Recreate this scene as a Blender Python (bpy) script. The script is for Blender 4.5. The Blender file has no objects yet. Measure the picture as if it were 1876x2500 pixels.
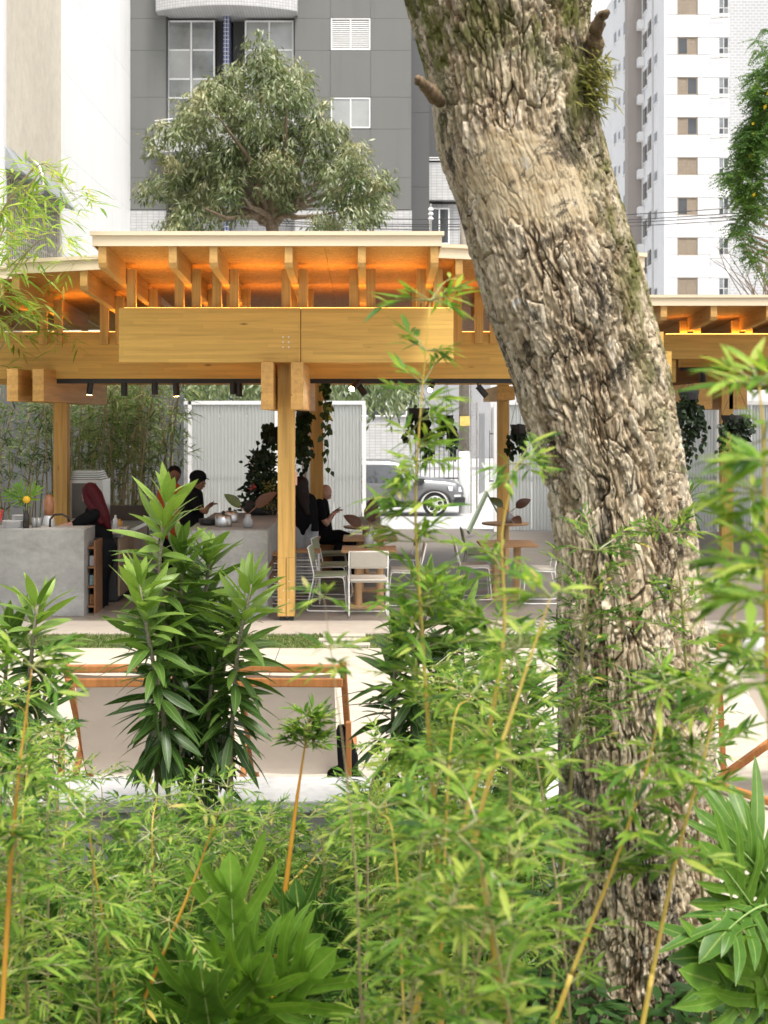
import bpy, bmesh, math, random
import numpy as np
from mathutils import Vector, Matrix, noise as mnoise

random.seed(7); RNG = np.random.default_rng(7)
SC = bpy.context.scene
COL = SC.collection
rad = math.radians

# ------------------------------------------------------------------ camera, sky, sun, exposure
CAMZ = 2.4
cam_d = bpy.data.cameras.new('camera'); cam = bpy.data.objects.new('camera', cam_d); COL.objects.link(cam)
cam.location = (0, 0, CAMZ); cam.rotation_euler = (rad(90), 0, 0)
cam_d.sensor_fit = 'AUTO'; cam_d.sensor_width = 36.0; cam_d.lens = 50.0
cam_d.shift_x = 0.0149; cam_d.shift_y = -0.0909
cam_d.clip_start = 0.05; cam_d.clip_end = 2000
cam_d.dof.use_dof = True; cam_d.dof.focus_distance = 10.0; cam_d.dof.aperture_fstop = 5.6
SC.camera = cam

SUN_EL, SUN_AZ = 66.0, 150.0      # azimuth measured from +Y (view direction) clockwise: behind and to the right of the camera
w = bpy.data.worlds.new('World'); SC.world = w; w.use_nodes = True
wn = w.node_tree.nodes; wl = w.node_tree.links
bgn = wn['Background']
sky = wn.new('ShaderNodeTexSky'); sky.sky_type = 'NISHITA'; sky.sun_disc = False
sky.sun_elevation = rad(SUN_EL); sky.sun_rotation = rad(SUN_AZ)
sky.air_density = 1.0; sky.dust_density = 6.0; sky.ozone_density = 0.6
hsv = wn.new('ShaderNodeHueSaturation'); hsv.inputs['Saturation'].default_value = 0.35
wl.new(sky.outputs[0], hsv.inputs['Color']); wl.new(hsv.outputs[0], bgn.inputs[0])
bgn.inputs[1].default_value = 0.15
sun_d = bpy.data.lights.new('sun', 'SUN'); sun = bpy.data.objects.new('sun', sun_d); COL.objects.link(sun)
sun_d.energy = 2.0; sun_d.angle = rad(14); sun_d.color = (1.0, 0.955, 0.88)
_a = rad(SUN_AZ); _e = rad(SUN_EL)
_sd = Vector((math.sin(_a) * math.cos(_e), math.cos(_a) * math.cos(_e), math.sin(_e)))
sun.rotation_euler = _sd.to_track_quat('Z', 'Y').to_euler()
SC.view_settings.view_transform = 'Standard'; SC.view_settings.look = 'None'
SC.view_settings.gamma = 1.0; SC.view_settings.use_curve_mapping = False
SC.view_settings.exposure = 0.82
SC.render.engine = 'CYCLES'
SC.cycles.use_denoising = True
SC.cycles.max_bounces = 6; SC.cycles.diffuse_bounces = 3; SC.cycles.glossy_bounces = 2; SC.cycles.transmission_bounces = 4; SC.cycles.transparent_max_bounces = 8

# ------------------------------------------------------------------ helpers
FPX, VX, VY = 3072.0, 797.0, 905.0      # photo units used for measuring distances
def PX(x, Y): return (x - VX) / FPX * Y
def PZ(y, Y): return CAMZ + (VY - y) / FPX * Y
def P(x, y, Y): return Vector((PX(x, Y), Y, PZ(y, Y)))

WP = {}                                  # world position of every object built here
def wpos(o): return WP.get(o.name, Vector((0, 0, 0)))

def link(o, parent=None, world=None):
    COL.objects.link(o)
    wp = Vector(world) if world is not None else (wpos(parent) if parent else Vector((0, 0, 0)))
    if parent is not None:
        o.parent = parent
        o.location = wp - wpos(parent)
    else:
        o.location = wp
    WP[o.name] = wp
    return o
def tag(o, label=None, cat=None, group=None, kind=None):
    if label: o['label'] = label
    if cat: o['category'] = cat
    if group: o['group'] = group
    if kind: o['kind'] = kind
    return o
def thing(name, label, cat, loc=(0, 0, 0), group=None, kind=None):
    o = bpy.data.objects.new(name, None); o.empty_display_size = 0.1
    link(o, None, loc)
    return tag(o, label, cat, group, kind)

class MB:
    """collects shapes in world coordinates; build() links them as one mesh object"""
    def __init__(s): s.v = []; s.f = []; s.attr = None
    def add(s, vs, fs):
        b = len(s.v); s.v.extend([tuple(v) for v in vs]); s.f.extend([tuple(b + i for i in f) for f in fs]); return s
    def box(s, x0, x1, y0, y1, z0, z1):
        return s.add([(x0,y0,z0),(x1,y0,z0),(x1,y1,z0),(x0,y1,z0),(x0,y0,z1),(x1,y0,z1),(x1,y1,z1),(x0,y1,z1)],
                     [(0,3,2,1),(4,5,6,7),(0,1,5,4),(1,2,6,5),(2,3,7,6),(3,0,4,7)])
    def hexa(s, a):                      # eight corners, bottom ring then top ring
        return s.add(a, [(0,3,2,1),(4,5,6,7),(0,1,5,4),(1,2,6,5),(2,3,7,6),(3,0,4,7)])
    def beam(s, p, q, wx, wz, up=(0,0,1)):
        p = Vector(p); q = Vector(q); d = (q - p).normalized(); up = Vector(up)
        x = d.cross(up).normalized(); z = x.cross(d).normalized()
        x *= wx / 2; z *= wz / 2
        return s.hexa([p-x-z, p+x-z, q+x-z, q-x-z, p-x+z, p+x+z, q+x+z, q-x+z])
    def tube(s, pts, r, n=8, cap=True):
        pts = [Vector(p) for p in pts]
        rs = r if hasattr(r, '__len__') else [r] * len(pts)
        ref = Vector((0.31, 0.17, 0.93)); b = len(s.v); prev = None
        for i, p in enumerate(pts):
            d = (pts[min(i+1, len(pts)-1)] - pts[max(i-1, 0)])
            d = d.normalized() if d.length > 1e-9 else Vector((0, 0, 1))
            x = prev - d * prev.dot(d) if prev is not None else d.cross(ref)
            if x.length < 1e-6: x = d.cross(Vector((1, 0, 0)))
            x.normalize(); prev = x; y = d.cross(x)
            for k in range(n):
                a = 2 * math.pi * k / n
                s.v.append(tuple(p + (x * math.cos(a) + y * math.sin(a)) * rs[i]))
        for i in range(len(pts) - 1):
            for k in range(n):
                k2 = (k + 1) % n
                s.f.append((b+i*n+k, b+i*n+k2, b+(i+1)*n+k2, b+(i+1)*n+k))
        if cap:
            s.f.append(tuple(b + k for k in reversed(range(n))))
            e = b + (len(pts) - 1) * n
            s.f.append(tuple(e + k for k in range(n)))
        return s
    def lathe(s, c, prof, n=16):         # prof: (radius, z) pairs
        b = len(s.v); c = Vector(c)
        for r, z in prof:
            for k in range(n):
                a = 2 * math.pi * k / n
                s.v.append((c.x + r * math.cos(a), c.y + r * math.sin(a), c.z + z))
        for i in range(len(prof) - 1):
            for k in range(n):
                k2 = (k + 1) % n
                s.f.append((b+i*n+k, b+i*n+k2, b+(i+1)*n+k2, b+(i+1)*n+k))
        s.f.append(tuple(b + k for k in reversed(range(n))))
        e = b + (len(prof) - 1) * n
        s.f.append(tuple(e + k for k in range(n)))
        return s
    def ball(s, c, rx, ry=None, rz=None, n=14, m=9):
        ry = ry or rx; rz = rz or rx; c = Vector(c); b = len(s.v)
        s.v.append((c.x, c.y, c.z - rz))
        for i in range(1, m):
            t = math.pi * i / m - math.pi / 2
            for k in range(n):
                a = 2 * math.pi * k / n
                s.v.append((c.x + rx*math.cos(t)*math.cos(a), c.y + ry*math.cos(t)*math.sin(a), c.z + rz*math.sin(t)))
        s.v.append((c.x, c.y, c.z + rz)); last = len(s.v) - 1
        for k in range(n): s.f.append((b, b+1+(k+1) % n, b+1+k))
        for i in range(m - 2):
            for k in range(n):
                k2 = (k + 1) % n
                s.f.append((b+1+i*n+k, b+1+i*n+k2, b+1+(i+1)*n+k2, b+1+(i+1)*n+k))
        o = b + 1 + (m - 2) * n
        for k in range(n): s.f.append((o+k, o+(k+1) % n, last))
        return s
    def build(s, name, mat, parent=None, smooth=False, world=None, bevel=0.0):
        base = Vector(world) if world is not None else (wpos(parent) if parent else Vector((0, 0, 0)))
        if world is None and parent is None and s.v:
            a = np.array(s.v); base = Vector(((a[:,0].min()+a[:,0].max())/2, (a[:,1].min()+a[:,1].max())/2, a[:,2].min()))
        me = bpy.data.meshes.new(name)
        me.from_pydata([(v[0]-base.x, v[1]-base.y, v[2]-base.z) for v in s.v], [], s.f)
        if mat: me.materials.append(mat)
        if smooth: me.polygons.foreach_set('use_smooth', [True] * len(me.polygons))
        o = bpy.data.objects.new(name, me)
        link(o, parent, base)
        if bevel:
            m = o.modifiers.new('bevel', 'BEVEL'); m.width = bevel; m.segments = 2; m.limit_method = 'ANGLE'
        return o

def np_mesh(name, V, F, mat, parent=None, world=None, smooth=True, attrs=None):
    """V (n,3) world coordinates, F (m,4) or (m,3)"""
    base = Vector(world) if world is not None else (wpos(parent) if parent else Vector((0, 0, 0)))
    me = bpy.data.meshes.new(name); k = F.shape[1]
    V = V - np.array(base)[None, :]
    me.vertices.add(len(V)); me.vertices.foreach_set('co', V.astype(np.float32).ravel())
    me.loops.add(F.size); me.loops.foreach_set('vertex_index', F.astype(np.int32).ravel())
    me.polygons.add(len(F)); me.polygons.foreach_set('loop_start', np.arange(0, F.size, k, dtype=np.int32))
    me.polygons.foreach_set('loop_total', np.full(len(F), k, dtype=np.int32))
    if smooth: me.polygons.foreach_set('use_smooth', np.ones(len(F), dtype=bool))
    for an, av in (attrs or {}).items():
        a = me.attributes.new(an, 'FLOAT', 'POINT'); a.data.foreach_set('value', av.astype(np.float32))
    me.update(calc_edges=True)
    if mat: me.materials.append(mat)
    o = bpy.data.objects.new(name, me)
    return link(o, parent, base)

# ------------------------------------------------------------------ materials
def lin(c):
    return tuple((x/255/12.92 if x/255 <= 0.04045 else ((x/255+0.055)/1.055)**2.4) for x in c) + (1.0,)
def newmat(name):
    m = bpy.data.materials.new(name); m.use_nodes = True
    nt = m.node_tree; return m, nt, nt.nodes, nt.links, nt.nodes['Principled BSDF']
def texco(nt, scale=(1, 1, 1), kind='Object'):
    t = nt.nodes.new('ShaderNodeTexCoord'); mp = nt.nodes.new('ShaderNodeMapping')
    mp.inputs['Scale'].default_value = scale
    nt.links.new(t.outputs[kind], mp.inputs['Vector']); return mp.outputs[0]
def noise_n(nt, vec, scale, detail=5, rough=0.6, dist=0.0):
    n = nt.nodes.new('ShaderNodeTexNoise'); n.inputs['Scale'].default_value = scale
    n.inputs['Detail'].default_value = detail; n.inputs['Roughness'].default_value = rough; n.inputs['Distortion'].default_value = dist
    nt.links.new(vec, n.inputs['Vector']); return n.outputs['Fac']
def ramp(nt, fac, stops):
    r = nt.nodes.new('ShaderNodeValToRGB'); e = r.color_ramp.elements
    e[0].position = stops[0][0]; e[0].color = stops[0][1]; e[1].position = stops[-1][0]; e[1].color = stops[-1][1]
    for p, c in stops[1:-1]:
        k = e.new(p); k.color = c
    nt.links.new(fac, r.inputs['Fac']); return r.outputs['Color']
def mixc(nt, fac, a, b, mode='MIX'):
    n = nt.nodes.new('ShaderNodeMix'); n.data_type = 'RGBA'; n.blend_type = mode
    for sock, v in ((n.inputs[0], fac), (n.inputs[6], a), (n.inputs[7], b)):
        if hasattr(v, 'links') or hasattr(v, 'is_linked'): nt.links.new(v, sock)
        else: sock.default_value = v
    return n.outputs[2]
def math_n(nt, op, a, b=0.0):
    n = nt.nodes.new('ShaderNodeMath'); n.operation = op
    for sock, v in ((n.inputs[0], a), (n.inputs[1], b)):
        if hasattr(v, 'is_linked'): nt.links.new(v, sock)
        else: sock.default_value = v
    return n.outputs[0]
def bump(nt, bsdf, fac, strength, dist=0.01):
    b = nt.nodes.new('ShaderNodeBump'); b.inputs['Strength'].default_value = strength; b.inputs['Distance'].default_value = dist
    nt.links.new(fac, b.inputs['Height']); nt.links.new(b.outputs[0], bsdf.inputs['Normal'])
def sh(c, f): return (min(1, c[0]*f), min(1, c[1]*f), min(1, c[2]*f), 1.0)

def weathered(name, c, rough=.75, amt=.14):
    """painted facade with faint vertical rain streaks and blotches"""
    m, nt, N, L, B = newmat(name); B.inputs['Roughness'].default_value = rough
    a = noise_n(nt, texco(nt, (2.2, 2.2, .12)), 1.0, 6, .7); b = noise_n(nt, texco(nt), .35, 5, .6)
    f = math_n(nt, 'ADD', math_n(nt, 'MULTIPLY', a, .6), math_n(nt, 'MULTIPLY', b, .4))
    L.new(ramp(nt, f, [(.33, sh(c, 1-amt*1.6)), (.48, c), (.66, sh(c, 1+amt*.6))]), B.inputs['Base Color']); return m
def plain(name, c, rough=0.6, metal=0.0, var=0.12, scale=3.0, stretch=(1,1,1), bmp=0.0, bscale=40, spec=0.5, c2=None):
    m, nt, N, L, B = newmat(name)
    B.inputs['Roughness'].default_value = rough; B.inputs['Metallic'].default_value = metal
    B.inputs['Specular IOR Level'].default_value = spec
    v = texco(nt, stretch)
    f = noise_n(nt, v, scale, 6, 0.62)
    a = sh(c, 1 - var); b = c2 if c2 else sh(c, 1 + var)
    L.new(ramp(nt, f, [(0.30, a), (0.70, b)]), B.inputs['Base Color'])
    if bmp: bump(nt, B, noise_n(nt, v, bscale, 4, 0.6), bmp)
    return m

def wood(name, c, axis='x', lam=0.04, var=0.16, knots=True, end=False, lamaxis='z', rough=0.55):
    """pine timber: grain along one axis, faint laminations, a few knots"""
    m, nt, N, L, B = newmat(name); B.inputs['Roughness'].default_value = rough; B.inputs['Specular IOR Level'].default_value = 0.3
    st = {'x': (0.35, 9, 9), 'y': (9, 0.35, 9), 'z': (9, 9, 0.35)}[axis]
    v = texco(nt, st); g = noise_n(nt, v, 3.0, 6, 0.65, 0.35)
    col = ramp(nt, g, [(0.25, sh(c, 1 - var*1.5)), (0.5, c), (0.78, sh(c, 1 + var))])
    # one tone for each lamella and each length of board in it
    t = texco(nt); sp = N.new('ShaderNodeSeparateXYZ'); L.new(t, sp.inputs[0])
    ax = {'x': 0, 'y': 1, 'z': 2}
    lam_i = math_n(nt, 'FLOOR', math_n(nt, 'MULTIPLY', sp.outputs[ax[lamaxis]], 1/lam))
    off = math_n(nt, 'MULTIPLY', lam_i, 0.737)
    seg = math_n(nt, 'FLOOR', math_n(nt, 'ADD', math_n(nt, 'MULTIPLY', sp.outputs[ax[axis]], 0.9), off))
    cb = N.new('ShaderNodeCombineXYZ'); L.new(lam_i, cb.inputs[0]); L.new(seg, cb.inputs[1])
    wn_ = N.new('ShaderNodeTexWhiteNoise'); wn_.noise_dimensions = '3D'; L.new(cb.outputs[0], wn_.inputs['Vector'])
    tone = ramp(nt, wn_.outputs['Value'], [(0, (0.90, 0.885, 0.86, 1)), (1, (1.07, 1.06, 1.04, 1))])
    col = mixc(nt, 1.0, col, tone, 'MULTIPLY')
    if knots:
        vk = texco(nt, {'x': (1.1, 4, 4), 'y': (4, 1.1, 4), 'z': (4, 4, 1.1)}[axis])
        vo = N.new('ShaderNodeTexVoronoi'); vo.inputs['Scale'].default_value = 1.0; L.new(vk, vo.inputs['Vector'])
        kf = ramp(nt, vo.outputs['Distance'], [(0.035, (1, 1, 1, 1)), (0.075, (0, 0, 0, 1))])
        col = mixc(nt, kf, col, sh(c, 0.32))
    L.new(col, B.inputs['Base Color'])
    bump(nt, B, g, 0.12, 0.004)
    return m

def tiles(name, c, mortar, tw, th, rough=0.35, gap=0.012, var=0.08, axes='xz', off=0.0):
    m, nt, N, L, B = newmat(name); B.inputs['Roughness'].default_value = rough
    t = N.new('ShaderNodeTexCoord'); sp = N.new('ShaderNodeSeparateXYZ'); L.new(t.outputs['Object'], sp.inputs[0])
    cb = N.new('ShaderNodeCombineXYZ'); ax = {'x': 0, 'y': 1, 'z': 2}
    L.new(sp.outputs[ax[axes[0]]], cb.inputs[0]); L.new(sp.outputs[ax[axes[1]]], cb.inputs[1])
    b = N.new('ShaderNodeTexBrick'); b.offset = off; b.inputs['Scale'].default_value = 1.0
    b.inputs['Brick Width'].default_value = tw; b.inputs['Row Height'].default_value = th
    b.inputs['Mortar Size'].default_value = gap; b.inputs['Color1'].default_value = sh(c, 1-var); b.inputs['Color2'].default_value = sh(c, 1+var)
    b.inputs['Mortar'].default_value = mortar
    L.new(cb.outputs[0], b.inputs['Vector']); L.new(b.outputs['Color'], B.inputs['Base Color'])
    return m

def leafmat(name, stops, rough=0.48, trans=0.38, spec=0.25, tcol=1.35, vein=False):
    """leaf: the attribute tint (0..1, one value for each leaf) picks its colour"""
    m, nt, N, L, B = newmat(name)
    a = N.new('ShaderNodeAttribute'); a.attribute_name = 'tint'
    c = ramp(nt, a.outputs['Fac'], [(p, k + (1,)) for p, k in stops])
    v = texco(nt); f = noise_n(nt, v, 14, 3)
    c = mixc(nt, 1.0, c, ramp(nt, f, [(0.3, (0.86, 0.86, 0.86, 1)), (0.7, (1.12, 1.12, 1.12, 1))]), 'MULTIPLY')
    if vein:     # paler midrib and yellowish margin
        e = N.new('ShaderNodeAttribute'); e.attribute_name = 'edge'
        k = ramp(nt, e.outputs['Fac'], [(.04, (1, 1, 1, 1)), (.10, (0, 0, 0, 1)), (.88, (0, 0, 0, 1)), (.97, (.8, .8, .8, 1))])
        c = mixc(nt, k, c, mixc(nt, .6, c, (.34, .42, .10, 1)))
    L.new(c, B.inputs['Base Color']); B.inputs['Roughness'].default_value = rough; B.inputs['Specular IOR Level'].default_value = spec
    tr = N.new('ShaderNodeBsdfTranslucent'); mx = N.new('ShaderNodeMixShader'); mx.inputs[0].default_value = trans
    L.new(mixc(nt, 1.0, c, (tcol, tcol*1.0, tcol*0.62, 1), 'MULTIPLY'), tr.inputs['Color'])
    L.new(B.outputs[0], mx.inputs[1]); L.new(tr.outputs[0], mx.inputs[2])
    L.new(mx.outputs[0], N['Material Output'].inputs['Surface'])
    return m
def emit(name, c, s):
    m, nt, N, L, B = newmat(name)
    B.inputs['Emission Color'].default_value = c; B.inputs['Emission Strength'].default_value = s
    B.inputs['Base Color'].default_value = c
    return m

M = {}
PINE = (0.59, 0.375, 0.10, 1)
M['beam_x'] = wood('pine_beam_x', PINE, 'x', 0.045)
M['beam_y'] = wood('pine_beam_y', (0.50, 0.30, 0.10, 1), 'y', 0.045)
M['post'] = wood('pine_post', (0.55, 0.335, 0.10, 1), 'z', 0.05, lamaxis='x', var=0.24)
M['block'] = wood('pine_block', (0.58, 0.34, 0.11, 1), 'y', 0.06, var=0.2)
M['dark_beam'] = wood('brown_beam', (0.22, 0.115, 0.045, 1), 'x', 0.06)
M['fascia'] = plain('cream_fascia', (0.66, 0.56, 0.40, 1), 0.45, var=0.04, scale=1.2)
M['black'] = plain('black_steel', (0.012, 0.012, 0.013, 1), 0.45, var=0.1)
M['charcoal'] = plain('charcoal', (0.03, 0.03, 0.032, 1), 0.6, var=0.15)
M['white'] = plain('white_paint', (0.78, 0.78, 0.77, 1), 0.45, var=0.03)
M['steel'] = plain('brushed_steel', (0.55, 0.55, 0.54, 1), 0.32, 1.0, var=0.06, scale=8, stretch=(1, 1, 12))
M['galv'] = plain('galvanised', (0.48, 0.46, 0.42, 1), 0.42, 0.85, var=0.2, scale=7)
M['chrome'] = plain('pale_metal', (0.70, 0.71, 0.70, 1), 0.35, 0.3, var=0.03)
def concrete(name, c, lo=0.78, hi=1.18, scale=1.3, streak=(1, 1, 1), rough=0.75, bmp=0.15):
    m, nt, N, L, B = newmat(name); B.inputs['Roughness'].default_value = rough; B.inputs['Specular IOR Level'].default_value = 0.3
    v = texco(nt, streak)
    a = noise_n(nt, v, scale, 8, 0.68, 0.8); b = noise_n(nt, texco(nt), scale*9, 5, 0.6)
    col = ramp(nt, a, [(0.28, sh(c, lo)), (0.52, c), (0.75, sh(c, hi))])
    col = mixc(nt, 0.5, col, mixc(nt, 1.0, col, ramp(nt, b, [(0.3, (0.82, 0.82, 0.82, 1)), (0.7, (1.15, 1.15, 1.15, 1))]), 'MULTIPLY'))
    L.new(col, B.inputs['Base Color']); bump(nt, B, b, bmp, 0.006)
    return m
M['conc'] = concrete('trowelled_concrete', (0.30, 0.30, 0.285, 1), 0.72, 1.22, 1.8, (1, 1, 1.8))
M['conc_wall'] = concrete('grey_concrete', (0.40, 0.39, 0.365, 1), 0.8, 1.15, 1.2)
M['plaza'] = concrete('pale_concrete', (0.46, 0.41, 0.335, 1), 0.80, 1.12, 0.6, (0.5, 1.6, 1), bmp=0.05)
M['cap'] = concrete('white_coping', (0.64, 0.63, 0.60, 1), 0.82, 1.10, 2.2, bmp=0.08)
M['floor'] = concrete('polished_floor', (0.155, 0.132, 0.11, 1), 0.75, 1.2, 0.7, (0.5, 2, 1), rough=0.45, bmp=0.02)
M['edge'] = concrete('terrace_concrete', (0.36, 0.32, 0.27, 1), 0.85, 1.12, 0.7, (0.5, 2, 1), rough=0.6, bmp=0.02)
M['asphalt'] = concrete('pale_street', (0.42, 0.42, 0.42, 1), 0.85, 1.12, 0.6)
# ------------------------------------------------------------------ ground
def sheet(name, x0, x1, y0, y1, z, mat, kind='structure', th=0.0):
    m = MB()
    if th: m.box(x0, x1, y0, y1, z - th, z)
    else: m.add([(x0,y0,z),(x1,y0,z),(x1,y1,z),(x0,y1,z)], [(0,1,2,3)])
    o = m.build(name, mat, world=(0, 0, 0)); return tag(o, kind=kind)
prof = [(-60, -0.06), (31.0, -0.06), (32.0, -0.09), (38.5, -0.54), (46.5, -0.56), (47.0, -0.56), (60, -0.56), (900, -0.56)]
g = MB()
for (ya, za), (yb, zb) in zip(prof, prof[1:]):
    g.add([(-700,ya,za),(700,ya,za),(700,yb,zb),(-700,yb,zb)], [(0,1,2,3)])
tag(g.build('ground', M['asphalt'], world=(0,0,0)), kind='structure')
M['soil'] = plain('dark_soil', (0.055, 0.042, 0.028, 1), 0.95, var=0.4, scale=9, bmp=0.6, bscale=60)
M['lawn'] = plain('lawn_soil', (0.09, 0.12, 0.03, 1), 0.95, var=0.35, scale=8, bmp=0.4)
sheet('garden_bed', -12, 12, -6, 7.24, -0.02, M['soil'])
# plaza of pale cast slabs with open joints
plz = thing('plaza', None, None, (0, 0, 0), kind='structure'); 
xs = [-14.0, -9.6, -5.2, -0.93, 3.3, 7.6, 12.0]; ys = [7.76, 10.1, 12.6, 14.9]
for i in range(6):
    for j in range(3):
        MB().box(xs[i]+.004, xs[i+1]-.004, ys[j]+.004, ys[j+1]-.004, -0.055, 0.0).build('slab', M['plaza'], plz)
for i, (a, b) in enumerate(((1.30, 3.3), (3.3, 7.6))):
    MB().box(a+.004, b-.004, 6.95, 7.756, -0.055, -0.001).build('slab', M['plaza'], plz)
sheet('lawn_strip', -12, 12, 14.905, 15.86, -0.012, M['lawn'])
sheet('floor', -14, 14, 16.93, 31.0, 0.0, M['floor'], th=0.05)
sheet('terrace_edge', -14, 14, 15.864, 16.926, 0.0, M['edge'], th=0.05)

# low garden wall with white coping, in two lengths
def lowwall(x0, x1, label):
    t = thing('garden_wall', label, 'wall', ((x0+x1)/2, 7.5, 0))
    MB().box(x0, x1, 7.27, 7.73, -0.05, 0.385).build('body', M['conc_wall'], t, bevel=0.006)
    MB().box(x0-.01, x1+.01, 7.25, 7.75, 0.387, 0.452).build('coping', M['cap'], t, bevel=0.008)
lowwall(-3.6, 1.22, 'low grey concrete garden wall with bright white top behind the plants')

# ------------------------------------------------------------------ timber pavilion
pav = thing('timber_pavilion', 'open timber pavilion of pine beams, posts and cream roof edges', 'pavilion', (0, 18, 0))
def osb_mat():
    m, nt, N, L, B = newmat('strand_board'); B.inputs['Roughness'].default_value = 0.6
    v = texco(nt, (1.3, 2.4, 2)); a = noise_n(nt, v, 8.0, 4, 0.8, 2.5)
    col = ramp(nt, a, [(0.34, (0.20, 0.085, 0.018, 1)), (0.46, (0.42, 0.20, 0.045, 1)), (0.60, (0.58, 0.31, 0.085, 1)), (0.72, (0.72, 0.45, 0.16, 1))])
    L.new(col, B.inputs['Base Color']); bump(nt, B, a, 0.25, 0.004); return m
M['osb'] = osb_mat()
SL = -0.045                                        # fall of the roofs towards the back
def roof(x0, x1, yf, yb, zl, zr, fh, seams=2, left=True, right=True):
    """zl/zr: height of the top edge at the front left and right; fh: height of the fascia"""
    def zt(x, y): return zl + (zr - zl) * (x - x0) / (x1 - x0) + SL * (y - yf)
    ov = 0.025
    # deck panels (underside) side by side
    n = seams
    for i in range(n):
        a = x0 + .03 + (x1 - x0 - .06) * i / n + .002; b = x0 + .03 + (x1 - x0 - .06) * (i + 1) / n - .002
        ym = yf + 2.44
        for (ya, yb2) in ((yf + .03, ym - .003), (ym + .003, yb)):
            MB().hexa([(a,ya,zt(a,ya)-fh+.012),(b,ya,zt(b,ya)-fh+.012),(b,yb2,zt(b,yb2)-fh+.012),(a,yb2,zt(a,yb2)-fh+.012),
                       (a,ya,zt(a,ya)-fh+.03),(b,ya,zt(b,ya)-fh+.03),(b,yb2,zt(b,yb2)-fh+.03),(a,yb2,zt(a,yb2)-fh+.03)]).build('deck_panel', M['osb'], pav)
    # roof covering over them
    MB().hexa([(x0+.02,yf+.02,zt(x0,yf)-fh+.034),(x1-.02,yf+.02,zt(x1,yf)-fh+.034),(x1-.02,yb,zt(x1,yb)-fh+.034),(x0+.02,yb,zt(x0,yb)-fh+.034),
               (x0+.02,yf+.02,zt(x0,yf)-.01),(x1-.02,yf+.02,zt(x1,yf)-.01),(x1-.02,yb,zt(x1,yb)-.01),(x0+.02,yb,zt(x0,yb)-.01)]).build('roof_covering', M['fascia'], pav)
    f = MB().hexa([(x0,yf,zt(x0,yf)-fh),(x1,yf,zt(x1,yf)-fh),(x1,yf+.018,zt(x1,yf)-fh),(x0,yf+.018,zt(x0,yf)-fh),
               (x0,yf,zt(x0,yf)-.045),(x1,yf,zt(x1,yf)-.045),(x1,yf+.018,zt(x1,yf)-.045),(x0,yf+.018,zt(x0,yf)-.045)]).build('fascia', M['fascia'], pav)
    MB().hexa([(x0-ov,yf-ov,zt(x0,yf)-.044),(x1+ov,yf-ov,zt(x1,yf)-.044),(x1+ov,yf+.07,zt(x1,yf)-.044),(x0-ov,yf+.07,zt(x0,yf)-.044),
               (x0-ov,yf-ov,zt(x0,yf)),(x1+ov,yf-ov,zt(x1,yf)),(x1+ov,yf+.07,zt(x1,yf)+.004),(x0-ov,yf+.07,zt(x0,yf)+.004)]).build('edge_flashing', M['fascia'], f)
    for s, x in ((-1, x0), (1, x1)):
        if (s < 0 and not left) or (s > 0 and not right): continue
        a, b = (x, x + .016) if s < 0 else (x - .016, x)
        MB().hexa([(a,yf+.02,zt(x,yf)-fh),(b,yf+.02,zt(x,yf)-fh),(b,yb,zt(x,yb)-fh),(a,yb,zt(x,yb)-fh),
                   (a,yf+.02,zt(x,yf)-.003),(b,yf+.02,zt(x,yf)-.003),(b,yb,zt(x,yb)-.003),(a,yb,zt(x,yb)-.003)]).build('side_fascia', M['fascia'], pav)
    return lambda x, y: zt(x, y) - fh
RW, RH = 0.085, 0.235
def rafter(x, yf, yb, zu, rw=RW, rh=RH):
    za, zb = zu(x, yf) + .008, zu(x, yb) + .008
    a, b = x - rw/2, x + rw/2; c = 0.05
    m = MB()
    prof = [(yf, za - rh + c), (yf + c*.6, za - rh), (yb, zb - rh), (yb, zb), (yf, za)]
    vs = [(a, y, z) for y, z in prof] + [(b, y, z) for y, z in prof]; n = 5
    m.add(vs, [tuple(range(n)), tuple(range(2*n-1, n-1, -1))] + [((i+1) % n, i, i+n, (i+1) % n+n) for i in range(n)])
    m.build('rafter', M['beam_y'], pav)
def strut(x, y, z0, z1, wx=0.108, wy=0.06):
    MB().box(x-wx/2, x+wx/2, y-wy/2, y+wy/2, z0, z1).build('strut', M['post'], pav)

# centre roof
cx0, cx1 = PX(200, 15.45), PX(955, 15.45)
zc = roof(cx0, cx1, 15.45, 24.5, PZ(500, 15.45), PZ(500, 15.45), 0.158, 3)
YB = 16.7
ZB0, ZB1 = PZ(783, YB), PZ(665, YB)
for xf in (222, 374, 462, 624, 782, 939):
    x = PX(xf, 15.5); rafter(x, 15.475, 19.6, zc)
    for s in (-1, 1):
        xx = x + s * (RW/2 + .054 + .004)
        if xx < -2.86 or xx > 0.95: continue
        strut(xx, 16.80, ZB1 + .012, zc(x, 16.8) - .05)
        strut(xx, 18.47, PZ(717, 18.4) + .012, zc(x, 18.47) - .06)
# double front beam with its joint, bolts
jx = PX(650, YB)
fb = [MB().box(PX(257, YB), jx - .004, YB, YB + .16, ZB0, ZB1).build('front_beam', M['beam_x'], pav, bevel=.004),
      MB().box(jx + .004, PX(980, YB), YB + .002, YB + .16, ZB0 - .001, ZB1 - .002).build('front_beam', M['beam_x'], pav, bevel=.004)]
for i in range(2):
    for k in range(3):
        c = P(612 + i*12, 728 + k*11, YB)
        MB().tube([(c.x, YB - .006, c.z), (c.x, YB + .01, c.z)], .010, 8).build('bolt', M['chrome'], fb[0])
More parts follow.
